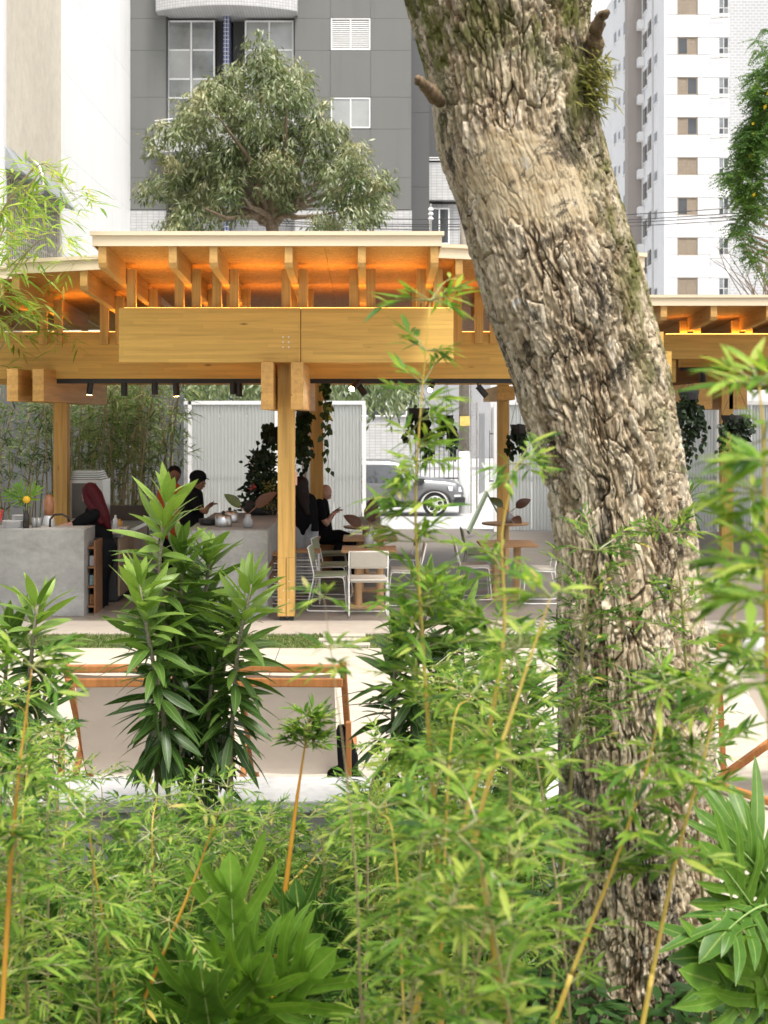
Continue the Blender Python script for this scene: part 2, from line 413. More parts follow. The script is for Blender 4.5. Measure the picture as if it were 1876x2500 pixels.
# long main beam behind
YM = 18.4
ZM0, ZM1 = PZ(818, YM), PZ(717, YM)
mb_ = MB().box(-6.4, PX(1434, YM), YM, YM + .16, ZM0, ZM1).build('main_beam', M['beam_x'], pav, bevel=.004)
rb_ = MB().box(-6.4, 4.6, 21.6, 21.74, ZM0, ZM1 - .1).build('rear_beam', M['beam_x'], pav)
# bracket arms in pairs and the columns they clasp
def arms(xc, w, gap, y0, y1, z0, z1, taper=True):
    for s in (-1, 1):
        a, b = (xc - gap/2 - w, xc - gap/2) if s < 0 else (xc + gap/2, xc + gap/2 + w)
        o = MB().box(a, b, y0, y1, z0, z1).build('bracket_arm', M['block'], pav, bevel=.005)
arms(PX(610, 16.5), .145, .20, 16.48, 20.2, PZ(885, 16.5), ZB0 - .003)
arms(-4.275, .14, .18, 17.7, 22.0, PZ(867, 17.7), PZ(797, 17.7))
def column(x, y, w, z1, split=True, z0=0.0):
    h = w / 2
    if split:      # two leaves joined above a slot at the foot, on steel shoes
        for s in (-1, 1):
            a, b = (x - h, x - .004) if s < 0 else (x + .004, x + h)
            MB().box(a, b, y - h, y + h, z0 + .055, .75).build('column_foot', M['post'], pav)
            MB().box(a + .022, b - .012, y - h + .02, y + h - .02, z0, z0 + .055).build('steel_shoe', M['black'], pav)
            for q in range(4):
                cx = (a + b) / 2 + (-.02 if q % 2 else .02); cz = z0 + .14 + .11 * q
                MB().tube([(cx, y - h - .004, cz), (cx, y - h + .01, cz)], .007, 6).build('bolt', M['chrome'], pav)
        return MB().box(x - h, x + h, y - h - .001, y + h + .001, .75, z1).build('column', M['post'], pav, bevel=.004)
    return MB().box(x - h, x + h, y - h, y + h, z0, z1).build('column', M['post'], pav, bevel=.004)
c0 = column(PX(619.5, 17.0), 17.0, .2, ZB0 - .002)
MB().box(PX(637, 17.0)+.001, PX(637, 17.0)+.028, 16.96, 17.04, PZ(1048, 17.0), PZ(1019, 17.0)).build('switch_box', plain('pink_box', (0.62, 0.36, 0.26, 1), .5), c0)
column(-4.275, 19.8, .19, PZ(867, 17.7) + .2, split=False)
column(PX(685, 22.0), 22.0, .2, 3.0, split=False)
column(PX(1087, 24.0), 24.0, .19, 3.0, split=False)
column(PX(1569, 24.6), 24.6, .2, 3.2, split=False)

# left wing roof and right wing roof
lx0, lx1 = PX(15, 16.5), PX(200, 15.45) + .12
zlw = roof(lx0, lx1, 16.5, 23.2, PZ(562, 16.5), PZ(549, 16.5), 0.165, 1)
for xf in (34, 181):
    x = PX(xf, 16.52); rafter(x, 16.525, 20.6, zlw)
    for s in (-1, 1): strut(x + s*(RW/2 + .056), 18.36, PZ(744, 18.36), zlw(x, 18.36) - .06, wy=.062)
rx0, rx1 = cx1 - .02, PX(1393, 16.5)
zrw = roof(rx0, rx1, 16.5, 24.5, PZ(526, 16.5), PZ(547, 16.5), 0.165, 2)
for x in (1.05, 1.52, 2.1, 2.75):
    rafter(x, 16.525, 20.6, zrw)
    for s in (-1, 1): strut(x + s*(RW/2 + .056), 18.36, PZ(742, 18.36), zrw(x, 18.36) - .06, wy=.062)
# lower wing beyond the left one
zlw2 = roof(-9.5, lx0 + .12, 17.3, 23.2, PZ(585, 17.3), PZ(572, 17.3), 0.165, 3, right=False)
for x in (-8.2, -7.2, -6.2, -5.2, -4.5):
    rafter(x, 17.325, 21.0, zlw2)
# right rear section
YR = 24.0
zr2 = roof(PX(1390, 22.4), 10.2, 22.4, 29.0, PZ(637, 22.4), PZ(637, 22.4), 0.17, 3)
for k, xf in enumerate((1434, 1542, 1662, 1780)):
    x = PX(xf, 22.45); rafter(x, 22.43, 27.5, zr2, .1, .23)
    for s in (-1, 1): strut(x + s*.115, YR + .1, PZ(722, YR) + .01, zr2(x, YR) - .05, .12)
MB().box(PX(1435, YR), 10.2, YR, YR + .16, PZ(775, YR), PZ(722, YR)).build('front_beam', M['beam_x'], pav, bevel=.004)
MB().box(PX(1340, YR), PX(1466, YR), YR + .2, YR + .36, PZ(825, YR), PZ(776, YR)).build('short_beam', M['beam_x'], pav)
MB().box(PX(1470, 25.6), 11, 25.6, 25.76, PZ(793, 25.6), PZ(760, 25.6)).build('main_beam', M['beam_x'], pav)
MB().box(PX(1530, 26.4), 11, 26.4, 26.56, PZ(828, 26.4), PZ(800, 26.4)).build('rear_beam', M['beam_x'], pav)
for (xa, xb) in ((1487, 1524), (1560, 1598)):
    MB().box(PX(xa, 25.0), PX(xb, 25.0), 24.5, 26.3, PZ(884, 24.5), PZ(828, 24.5)).build('bracket_arm', M['block'], pav)
MB().box(PX(1060, 23.9), PX(1096, 23.9), 22.6, 25.4, PZ(866, 23.9), PZ(838, 23.9)).build('bracket_arm', M['block'], pav)
MB().box(PX(1330, 27), 11, 27.0, 27.16, PZ(842, 27), PZ(765, 27)).build('rear_beam', M['dark_beam'], pav)
# cross beams in the depth of the hall
for x in (-2.6, .95, 2.9):
    MB().box(x - .07, x + .07, 18.56, 21.6, ZM0 + .03, ZM1 - .12).build('cross_beam', M['beam_y'], pav)

# lighting tracks and spotlights
def track(x0, x1, y, z, label):
    t = thing('lighting_track', label, 'lighting track', ((x0+x1)/2, y, z))
    MB().box(x0, x1, y - .03, y + .03, z, z + .058).build('rail', M['black'], t)
track(PX(118, 18.47), PX(1110, 18.47), 18.47, ZM0 - .06, 'long black lighting track under the main timber beam')
track(PX(1470, 25.65), 11, 25.68, PZ(793, 25.6) - .062, 'black lighting track under the far right timber beam')
LAMP = emit('warm_lens', (1.0, 0.62, 0.26, 1), 14)
LAMPB = emit('bright_lens', (1.0, 0.72, 0.38, 1), 60)
def spot(xd, yd, Y, tilt, lit, label, size=1.0, power=0, bright=False):
    c = P(xd, yd, Y)
    t = thing('spotlight', label, 'spotlight', c, 'spotlights on the tracks')
    d = Vector((math.sin(tilt[0]), -math.sin(tilt[1]) , -math.cos(tilt[0]) * math.cos(tilt[1]))).normalized()
    a = c - d * .085 * size; b = c + d * .085 * size
    body = MB().tube([a, b], .042 * size, 12).build('body', M['black'], t, smooth=False)
    MB().tube([a, (a.x, a.y, max(a.z, ZM0 - .06))], .011, 6).build('stem', M['black'], t)
    MB().tube([b - d*.002, b + d * .004], .034 * size, 12).build('lens', (LAMPB if bright else LAMP) if lit else M['charcoal'], body)
    if power:
        ld = bpy.data.lights.new('lamp', 'SPOT'); ld.energy = power; ld.color = (1, .72, .42); ld.spot_size = rad(70); ld.spot_blend = .5; ld.shadow_soft_size = .03
        lo = bpy.data.objects.new('lamp', ld); link(lo, t, b + d * .02)
        lo.rotation_euler = (-d).to_track_quat('Z', 'Y').to_euler()
for i, (xd, yd, tl, lit, lab, pw) in enumerate([
    (195, 839, (-.12, 0), True, 'lit black spotlight nearest the left column', 5),
    (269, 841, (0, 0), False, 'unlit black spotlight, second from the left column', 0),
    (335, 838, (0, 0), False, 'unlit black spotlight, third from the left column', 0),
    (381, 842, (.05, 0), True, 'lit black spotlight with warm lens above the bar', 5),
    (504, 837, (0, 0), False, 'left one of two unlit spotlights close together by the centre column', 0),
    (517, 842, (0, 0), False, 'right one of two unlit spotlights close together by the centre column', 0)]):
    spot(xd, yd, 18.47, tl, lit, lab, power=pw)
spot(767, 833, 18.2, (-.5, .9), True, 'bright glowing spotlight aimed at the camera right of the centre column', 1.0, 10, True)
spot(781, 841, 18.5, (.6, .2), False, 'tilted unlit black spotlight beside the glowing one')
spot(932, 836, 18.2, (-.3, .9), True, 'small glowing spotlight behind the tall bamboo', .8, 10, True)
spot(1042, 845, 18.4, (.7, .1), False, 'tilted black spotlight left of the big trunk')
spot(1518, 812, 25.4, (0, 0), False, 'black spotlight under the far right beams', 1.3)

# warm light strips lying on top of the beams, washing the roof deck
STRIP = emit('amber_strip', (1.0, 0.45, 0.10, 1), 3)
def strip(x0, x1, y, z, power, label):
    t = thing('light_strip', label, 'light strip', ((x0+x1)/2, y, z))
    MB().box(x0, x1, y - .02, y + .02, z, z + .012).build('diffuser', STRIP, t)
    ld = bpy.data.lights.new('strip_lamp', 'AREA'); ld.shape = 'RECTANGLE'; ld.size = x1 - x0; ld.size_y = .05
    ld.energy = power; ld.color = (1.0, .44, .07)
    lo = bpy.data.objects.new('strip_lamp', ld); link(lo, t, ((x0+x1)/2, y, z + .02)); lo.rotation_euler = (rad(180), 0, 0)
strip(PX(265, YB), PX(972, YB), YB + .135, ZB1 + .001, 20, 'amber light strip along the top of the front beam')
strip(-4.5, 3.6, YM + .13, ZM1 + .001, 30, 'amber light strip along the top of the long main beam')
strip(PX(1440, YR), 10, YR + .05, PZ(722, YR) + .001, 9, 'amber light strip along the top of the far right beam')
# ------------------------------------------------------------------ buildings behind
M['greypanel'] = weathered('grey_render', lin((108, 109, 106)), .75, .08)
M['greydark'] = plain('dark_grey_render', lin((84, 85, 85)), 0.7, var=0.05, scale=.35)
M['whitetile'] = tiles('white_tile', (0.50, 0.50, 0.495, 1), (0.33, 0.33, 0.33, 1), 0.20, 0.10, gap=.010)
M['whitetile2'] = tiles('white_square_tile', (0.50, 0.50, 0.495, 1), (0.33, 0.33, 0.34, 1), 0.10, 0.10, gap=.010)
M['bluetile'] = tiles('blue_tile', (0.055, 0.075, 0.20, 1), (0.6, 0.6, 0.6, 1), 0.105, 0.14, gap=.011, var=.2)
def glassmat(name, c, rough=.06, var=.25, scale=.6):
    m = plain(name, c, rough, 0, var=var, scale=scale, spec=.9); return m
M['glass'] = glassmat('window_glass', (0.20, 0.215, 0.215, 1), .04, .45, .9)
M['glass_pale'] = glassmat('curtained_glass', (0.33, 0.34, 0.33, 1), .12, .2)
M['glass_dark'] = glassmat('dark_glass', (0.055, 0.06, 0.065, 1), .05, .4)
M['slatwhite'] = plain('shutter_white', (0.56, 0.56, 0.55, 1), .5, var=.03); M['tbrown0'] = plain('shutter_shadow', (0.16, 0.12, 0.085, 1), .6)
YG = 50.0
gb = thing('grey_apartment_building', 'tall grey apartment building with white framed bay windows behind the tree', 'building', (PX(590, YG), YG, -.5))
def gx(x): return PX(x, YG)
def gz(y): return PZ(y, YG)
MB().box(gx(250), gx(362), YG+.10, YG+8, -.5, gz(-140)).box(gx(636), gx(890), YG+.10, YG+8, -.5, gz(-140)).box(gx(362), gx(636), YG+1.0, YG+8, -.5, gz(-140)).build('wall_core', M['greydark'], gb)
cols = [(280, 359), (637, 714), (714, 801), (801, 889)]
rows = [-130, -62, 40, 109, 210, 279, 384, 453]
J = .004
def panel(xa, xb, ya, yb, mat=None, y0=YG, d=.09):
    MB().box(gx(xa)+J, gx(xb)-J, y0, y0+d, gz(yb)+J, gz(ya)-J).build('panel', mat or M['greypanel'], gb)
wins = {(2, 2), (2, 4), (2, 6)}
for ci, (xa, xb) in enumerate(cols):
    for ri in range(len(rows) - 1):
        if (ci, ri) in wins: continue
        panel(xa, xb, rows[ri], rows[ri+1])
def window(par, x0, x1, z0, z1, y, nx, nz, glass, frame, fw=.06, shutter=None, slats=0, depth=.06, zs=None):
    w = MB()
    w.box(x0, x1, y, y+depth, z1-fw, z1).box(x0, x1, y, y+depth, z0, z0+fw)
    w.box(x0, x0+fw, y, y+depth, z0+fw, z1-fw).box(x1-fw, x1, y, y+depth, z0+fw, z1-fw)
    xsn = [x0 + (x1-x0)*i/nx for i in range(nx+1)]
    zsn = zs or [z0 + (z1-z0)*i/nz for i in range(nz+1)]
    for xx in xsn[1:-1]: w.box(xx-fw/2, xx+fw/2, y+.003, y+depth-.003, z0+fw, z1-fw)
    for zz in zsn[1:-1]:
        for i in range(nx): w.box(xsn[i]+fw, xsn[i+1]-fw, y+.006, y+depth-.006, zz-fw/2, zz+fw/2)
    f = w.build('window', frame, par)
    for i in range(nx):
        for k in range(len(zsn)-1):
            a, b, c, d = xsn[i]+fw*.4, xsn[i+1]-fw*.4, zsn[k]+fw*.4, zsn[k+1]-fw*.4
            if shutter and (shutter == 'all' or i in shutter):
                s = MB()
                for q in range(slats):
                    zz = c + (d-c)*(q+.5)/slats; h = (d-c)/slats*.34
                    s.hexa([(a,y+.012,zz-h),(b,y+.012,zz-h),(b,y+.03,zz-h),(a,y+.03,zz-h),(a,y+.03,zz+h),(b,y+.03,zz+h),(b,y+.045,zz+h),(a,y+.045,zz+h)])
                s.build('shutter', M['slatwhite'] if frame is M['white'] else frame, f)
                MB().box(a, b, y+.047, y+.052, c, d).build('shutter_gap_shade', M['tbrown0'] if frame is not M['white'] else M['greydark'], f)  # dark sheet behind the slats stands in for shade in their gaps
            else:
                MB().box(a, b, y+depth*.4, y+depth*.55, c, d).build('pane', glass[(i + k) % len(glass)], f)
    return f
window(gb, gx(715), gx(800.5), gz(108), gz(39), YG+.0, 2, 1, [M['glass']], M['white'], .045, 'all', 16)
window(gb, gx(715), gx(800.5), gz(277), gz(211), YG+.0, 2, 1, [M['glass_pale']], M['white'], .045)
window(gb, gx(715), gx(800.5), gz(452), gz(386), YG+.0, 2, 1, [M['glass']], M['white'], .045, 'all', 16)
# bay: recessed wall, tall windows, tiled pier, curved balconies
panel(463, 484, 28, 270, M['greydark'], YG+.7); panel(500, 529, 28, 270, M['greydark'], YG+.7)
zb = [gz(272), gz(208), gz(167), gz(104), gz(40)]
window(gb, gx(360), gx(463), zb[0], zb[-1], YG+.25, 2, 4, [M['glass'], M['glass'], M['glass_pale']], M['white'], .055, zs=zb)
window(gb, gx(528), gx(634), zb[0], zb[-1], YG+.25, 2, 4, [M['glass_pale']], M['white'], .055, zs=zb)
MB().box(gx(483), gx(496), YG+.0, YG+.8, gz(600), gz(22)).build('tiled_pier', M['bluetile'], gb)
def balcony(za, zb_, xa, xb, name='balcony', rail=True):
    m = MB(); n = 18; x0, x1 = gx(xa), gx(xb)
    pts = []
    for i in range(n+1):
        t = i / n; x = x0 + (x1-x0)*t
        pts.append((x, YG - .55 - .75 * (1 - (2*t-1)**2)))
    ring = [(x0, YG+.95)] + [(x0, YG-.2)] + pts + [(x1, YG-.2), (x1, YG+.95)]
    k = len(ring)
    m.add([(x, y, za) for x, y in ring] + [(x, y, zb_) for x, y in ring],
          [tuple(reversed(range(k))), tuple(range(k, 2*k))] + [(i, i+1, i+1+k, i+k) for i in range(k-1)])
    b = m.build(name, M['whitetile2'], gb)
    if rail:
        for h in (.10, .22):
            MB().tube([(x, y + .06, zb_ + h) for x, y in pts], .02, 6).build('rail', M['white'], b)
balcony(gz(34), gz(-60), 342, 644, rail=False)
balcony(gz(338), gz(281), 340, 644)
balcony(gz(640), gz(560), 340, 644)
# tiled base and the set-back grey strip, the tiled volume on the right
MB().box(gx(255), gx(359), YG-.02, YG+.2, -.5, gz(455)).box(gx(637), gx(890), YG-.02, YG+.2, -.5, gz(455)).box(gx(359), gx(637), YG+.9, YG+1.1, -.5, gz(455)).build('tiled_base', M['whitetile'], gb)
for ya, yb in ((-140, 80), (80, 238), (238, 400), (400, 520)):
    MB().box(gx(890)+J, gx(929)-J, YG+.4, YG+.9, gz(yb)+J, gz(ya)-J).build('panel', M['greydark'], gb)
MB().box(gx(929), gx(1010), YG+.8, YG+4, gz(424), gz(342)).box(gx(929), gx(1010), YG+1.2, YG+4, gz(600), gz(430)).build('tiled_balcony', M['whitetile'], gb)
MB().box(gx(929), gx(1010), YG+1.15, YG+4, gz(-140), gz(330)).build('panel', M['greydark'], gb)
MB().box(gx(925), gx(1010), YG+.75, YG+.8, gz(338), gz(336)).box(gx(925), gx(1010), YG+.75, YG+.8, gz(333), gz(331)).build('rail', M['white'], gb)
window(gb, gx(930), gx(975), gz(520), gz(440), YG+1.0, 2, 1, [M['glass_dark']], M['white'], .05)
for i, (xa, xb, ya, yb) in enumerate([(400, 600, 760, 900), (700, 880, 760, 900)]):
    window(gb, gx(xa), gx(xb), gz(yb), gz(ya), YG-.1, 4, 2, [M['glass_dark'], M['glass']], M['white'], .05)

# building along the left: beige wall with barred window and awning, then the white rendered wall
M['beige'] = concrete('beige_render', (0.62, 0.565, 0.465, 1), 0.90, 1.06, .5, (1, 1, .5), .85, .05)
def streak(name, c):
    m, nt, N, L, B = newmat(name); B.inputs['Roughness'].default_value = .8
    a = noise_n(nt, texco(nt, (1, 1.2, .25)), .9, 8, .7, .6); b = noise_n(nt, texco(nt, (1, 1, 1)), .22, 4)
    col = ramp(nt, a, [(.30, sh(c, .80)), (.46, sh(c, .95)), (.62, c)])
    L.new(mixc(nt, b, col, c), B.inputs['Base Color']); return m
M['whitewall'] = streak('white_render', (0.80, 0.80, 0.785, 1))
XL = -8.40
def YL(x): return -XL * FPX / (VX - x)
lb = thing('beige_building', 'beige rendered building with barred window and metal awning at the far left', 'building', (XL-3, 34, -.5))
MB().box(XL-7, XL, 27, YL(133)-.01, -.5, 24).build('wall', M['beige'], lb)
MB().box(XL-.2, XL+.10, YL(5)-.30, YL(5), -.5, 24).build('pilaster', M['white'], lb)
def zl(y, x): return PZ(y, YL(x))
ya, yb = YL(8), YL(122)
z1 = zl(392, 30); z0 = z1 - 2.3
wf = MB().box(XL+.002, XL+.03, ya, yb, z0, z1).build('window', M['glass'], lb)
M['rust'] = plain('rusty_bars', (0.42, 0.36, 0.30, 1), .7, var=.35, scale=9, c2=(0.62, 0.58, 0.5, 1))
n = 26
for i in range(n + 1):
    y = ya + (yb - ya) * i / n
    MB().box(XL+.06, XL+.085, y-.014, y+.014, z0-.05, z1+.02).build('bar', M['rust'], wf)
for k in range(8):
    z = z0 + (z1 - z0) * k / 7
    MB().box(XL+.034, XL+.058, ya, yb, z-.025, z+.025).build('cross_bar', M['rust'], wf)
aw = MB().hexa([(XL+.03, YL(2), z1+.12), (XL+.42, YL(2), z1+.02), (XL+.42, yb+.25, z1+.02), (XL+.03, yb+.25, z1+.12),
                (XL+.03, YL(2), z1+.7), (XL+.45, YL(2), z1+.06), (XL+.45, yb+.25, z1+.06), (XL+.03, yb+.25, z1+.7)]).build('awning', plain('zinc_sheet', (0.30, 0.315, 0.32, 1), .55, .1, var=.25, scale=1.5), lb)
MB().tube([(XL+.35, YL(30), z1+.55), (XL+.6, YL(30), z1+.35), (XL+.75, YL(28), z1-.05), (XL+.75, YL(20), z1-.3), (XL+.7, YL(4), z1-.4)], .07, 10).build('drain_pipe', M['galv'], lb, smooth=True)
wb = thing('white_building', 'white rendered blank side wall with faint stains left of the grey building', 'building', (XL-3, 44, -.5))
zj = [-.5, zl(390, 205), zl(230, 205), zl(60, 205), 17.5, 24]
for a, b in zip(zj, zj[1:]):
    MB().box(XL-6.9, XL+.02, YL(133), YG-.02, a+.006, b-.006).build('wall_panel', M['whitewall'], wb)
MB().box(XL-6.9, XL+.012, YL(133)+.01, YG-.03, -.5, 24).build('wall_core', M['whitewall'], wb)

# white tower on the right
YT = 100.0
tw = thing('white_tower', 'tall white apartment tower with brown shuttered windows right of the trunk', 'building', (PX(1500, YT), YT, -.5))
M['twhite'] = weathered('tower_white', (0.78, 0.78, 0.775, 1), .75, .08)
M['tgrey'] = weathered('tower_pale_grey', (0.66, 0.65, 0.635, 1), .75, .07)
M['tbrown'] = plain('tower_taupe', (0.36, 0.32, 0.29, 1), .7, var=.05, scale=.3)
M['brownframe'] = plain('bronze_frame', (0.30, 0.235, 0.165, 1), .5, var=.1)
def tx(x): return PX(x, YT)
def tz(y): return PZ(y, YT)
TX0 = tx(1437)
MB().box(TX0+.02, tx(1576), YT+.12, YT+1.4, -.5, tz(-200)).build('wall_core', M['twhite'], tw)
STO = 86.6
tops = [-5 - STO*0 + STO*k for k in range(-1, 10)]      # top edge of each window row
tops = [80.5 + STO*(k - 2) for k in range(0, 10)]
for k, t in enumerate(tops):
    b = t + 37.5; nt_ = t + STO
    for (xa, xb, mw, ms) in ((1437, 1464, 'tgrey', 'twhite'), (1507.5, 1534, 'tgrey', 'twhite')):
        MB().box(tx(xa)+.01, tx(xb)-.01, YT, YT+.11, tz(b)+.02, tz(t)-.02).build('panel', M[mw], tw)
        MB().box(tx(xa)+.01, tx(xb)-.01, YT, YT+.11, tz(nt_)+.02, tz(b)-.02).build('panel', M[ms], tw)
    MB().box(tx(1464)+.01, tx(1507.5)-.01, YT, YT+.11, tz(nt_)+.02, tz(b)-.02).build('panel', M['tgrey'], tw)
    shut = [(0, 1), (0, 1), (1,), (0,), (0,), (0, 1), (1,), (0, 1), (0, 1), (0,)][k]
    window(tw, tx(1464.5), tx(1507), tz(b), tz(t), YT+.05, 2, 1, [M['glass_dark']], M['brownframe'], .06, shut, 12, zs=None)
    # angled loggia at the right edge
    MB().box(tx(1534)+.01, tx(1576), YT+.01, YT+.12, tz(nt_)+.02, tz(b+8)-.02).build('panel', M['twhite'], tw)
    MB().box(tx(1534)+.01, tx(1553)-.01, YT+.02, YT+.12, tz(b+8)+.02, tz(t)-.02).build('panel', M['tgrey'], tw)
    lw = window(tw, tx(1553), tx(1575), tz(b+8), tz(t), YT+.04, 2, 2, [M['glass_dark'], M['glass']], M['tgrey'], .05)
    for h in (1, 5):
        MB().box(tx(1535), tx(1575), YT-.25, YT-.18, tz(b+h)-.05, tz(b+h)+.05).build('rail', M['tgrey'], tw)
# its left flank, receding: panels, small windows, taupe pilaster
def YF(x): return TX0 * FPX / (x - VX)
MB().box(TX0-.05, TX0+.05, YT+.01, YT+34, -.5, tz(-200)).build('flank_wall', M['twhite'], tw)
MB().box(TX0-1.1, TX0-.06, YF(1388), YF(1388)+1.3, -.5, tz(-200)).build('pilaster', M['tbrown'], tw)
MB().tube([(TX0-.12, YF(1413), -.5), (TX0-.12, YF(1413), tz(-150))], .07, 6).build('rain_pipe', M['tgrey'], tw)
z_t = tz(80.5); sto_m = STO / FPX * YT
for k in range(-3, 8):
    zt = z_t - k * sto_m
    for (xw, ww, hh, dz) in ((1419, 1.1, .75, -.45), (1406, 1.5, 1.25, -.2), (1396, 1.7, 1.35, -.6), (1362, 1.7, 1.35, .2), (1352, 1.4, 1.2, -.2), (1340, .9, .7, -.2), (1331, 1.2, 1.0, .1)):
        y = YF(xw)
        f = MB().box(TX0-.085, TX0-.055, y-ww/2, y+ww/2, zt-hh+dz, zt+dz).build('window', M['tgrey'], tw)
        MB().box(TX0-.10, TX0-.088, y-ww/2+.1, y-.04, zt-hh+dz+.08, zt+dz-.08).build('pane', M['glass_dark'], f)
        MB().box(TX0-.10, TX0-.088, y+.04, y+ww/2-.1, zt-hh+dz+.08, zt+dz-.08).build('pane', M['glass'], f)
        MB().box(TX0-.16, TX0-.055, y-ww/2-.05, y+ww/2+.05, zt-hh+dz-.07, zt-hh+dz-.003).build('sill', M['twhite'], f)
    y = YF(1392); MB().box(TX0-.5, TX0-.06, y-.4, y+.4, zt-.2, zt+.45).build('air_conditioner', M['white'], tw)
# paler block further back and the fine-tiled one on the right
ft = thing('distant_white_block', 'distant white block with large grid windows left of the tower', 'building', (PX(1290, 150), 150, -.5))
MB().box(PX(1225, 150), PX(1420, 150), 150, 165, -.5, PZ(-200, 150)).build('wall', M['twhite'], ft)
for i, (xa, xb, ya_, yb_) in enumerate([(1281, 1301, 22, 62), (1308, 1330, 22, 104), (1281, 1297, 70, 104), (1281, 1300, 128, 170), (1262, 1276, 22, 104), (1262, 1276, 128, 170)] + [(1300, 1312, 200 + 90*k, 240 + 90*k) for k in range(4)] + [(1318, 1328, 215 + 90*k, 250 + 90*k) for k in range(4)]):
    window(ft, PX(xa, 150), PX(xb, 150), PZ(yb_, 150), PZ(ya_, 150), 149.9, 2, 3, [M['glass'], M['glass_pale']], M['white'], .16)
rt = thing('ribbed_grey_block', 'grey finely ribbed facade at the right edge beside the white tower', 'building', (PX(1640, 101.5), 101.5, -.5))
M['rib'] = tiles('fine_grey_tile', (0.42, 0.425, 0.43, 1), (0.56, 0.56, 0.56, 1), 0.42, 0.21, gap=.035, off=.5, var=.05)
MB().box(PX(1576, 101.5), PX(1990, 101.5), 101.5, 102.1, -.5, PZ(-200, 101.5)).build('facade', M['rib'], rt)
MB().box(PX(1576, 101.5)+.3, PX(1990, 101.5), 102.11, 116, -.5, PZ(-200, 101.5)-.1).build('wall_core', M['tgrey'], rt)
# low houses across the street seen under the roof
M['wallgrey'] = plain('street_wall', (0.33, 0.33, 0.335, 1), .8, var=.12, scale=.6)
M['wallpale'] = plain('street_wall_pale', (0.62, 0.61, 0.59, 1), .8, var=.1, scale=.5)
YH = 80.0
hs = thing('grey_street_house', 'low grey house front with roller door across the street', 'house', (PX(1090, YH), YH, 0))
MB().box(PX(880, YH), PX(1060, YH), YH, YH+6, -.56, PZ(800, YH)).build('wall', M['wallgrey'], hs)
MB().box(PX(1060, YH)+.01, PX(1800, YH), YH+.3, YH+6, -.56, PZ(740, YH)).build('wall', M['wallpale'], hs)
for k in range(16):
    z = .2 + .2 * k
    MB().box(PX(940, YH), PX(1030, YH), YH-.06, YH-.01, z, z+.18).build('roller_slat', M['wallgrey'], hs)
for k in range(7):
    MB().box(PX(1064 + k*12, YH), PX(1073 + k*12, YH), YH+.2, YH+.29, .2, PZ(880, YH)).build('board', M['wallgrey'], hs)
sheet('pavement', -90, 90, 53.32, 66, .03, M['asphalt'], th=.6)
sheet('pavement_far', -90, 90, 66.01, 79.9, .18, M['asphalt'], th=.7)

# power lines
def wire(p, q, sag, r, label):
    pts = [Vector(p).lerp(Vector(q), i/24) - Vector((0, 0, sag*4*(i/24)*(1-i/24))) for i in range(25)]
    o = MB().tube(pts, r, 5).build('power_line', M['charcoal'], None, smooth=True); tag(o, label, 'cable', 'power lines across the street')
for i, (ya_, yb_, lab) in enumerate([(455, 428, 'topmost thin power line crossing behind the trunk'), (466, 440, 'second power line from the top behind the trunk'), (470, 447, 'third power line from the top behind the trunk'), (476, 456, 'lowest power line crossing behind the trunk')]):
    wire(P(560, ya_+10, 45.5 + .2*i), P(1820, yb_, 45.5 + .2*i), .35, .016, lab)
pt = thing('insulator_post', 'small grey insulator post with cables above the roof edge', 'insulator', P(931, 500, 45.4))
MB().tube([P(931, 520, 45.4), P(931, 440, 45.4)], .035, 8).build('post', M['galv'], pt)
for k in range(3):
    c = P(931, 452 + 10*k, 45.4)
    MB().lathe(c, [(.05, -.05), (.09, -.02), (.09, .0), (.05, .05)], 10).build('insulator', M['white'], pt)

# ------------------------------------------------------------------ corrugated translucent fence
def polymat():
    m, nt, N, L, B = newmat('polycarbonate'); B.inputs['Roughness'].default_value = .35; B.inputs['Base Color'].default_value = (0.58, 0.595, 0.58, 1)
    tr = N.new('ShaderNodeBsdfTranslucent'); tr.inputs['Color'].default_value = (0.62, 0.64, 0.62, 1)
    mx = N.new('ShaderNodeMixShader'); mx.inputs[0].default_value = .5
    L.new(B.outputs[0], mx.inputs[1]); L.new(tr.outputs[0], mx.inputs[2]); L.new(mx.outputs[0], N['Material Output'].inputs['Surface'])
    return m
M['poly'] = polymat()
YW = 30.0
def corr_panel(par, x0, x1, y, z0, z1, pitch=.065, dep=.035):
    n = max(2, int((x1-x0)/pitch)); m = MB(); pts = []
    for i in range(n):
        a = x0 + (x1-x0)*i/n; wdt = (x1-x0)/n
        pts += [(a, y), (a+wdt*.35, y), (a+wdt*.5, y-dep), (a+wdt*.85, y-dep)]
    pts.append((x1, y)); k = len(pts)
    m.add([(p[0], p[1], z0) for p in pts] + [(p[0], p[1], z1) for p in pts], [(i, i+1, i+1+k, i+k) for i in range(k-1)])
    m.build('corrugated_panel', M['poly'], par)
def polyfence(xs_, y, ztop, label, zb=.03):
    t = thing('corrugated_fence', label, 'fence', ((xs_[0]+xs_[-1])/2, y, 0))
    for a, b in zip(xs_, xs_[1:]):
        n = max(1, round((b-a-.1)/.62))
        for i in range(n):
            p = a + .05 + (b-a-.1)*i/n; q = a + .05 + (b-a-.1)*(i+1)/n
            corr_panel(t, p+.004, q-.004, y, zb, ztop-.08)
        MB().box(a-.03, b+.03-.001, y-.06, y+.05, ztop-.078, ztop).build('top_rail', M['white'], t)
        MB().box(a+.04, b-.04, y+.02, y+.06, 1.1, 1.16).build('back_rail', M['white'], t)
    for x in xs_:
        MB().box(x-.04, x+.04, y-.065, y+.06, 0, ztop-.08).build('post', M['white'], t)
polyfence([PX(300, YW), PX(411, YW), PX(598, YW), PX(787, YW)], YW, PZ(866, YW), 'pale corrugated translucent fence behind the bar and seated man')
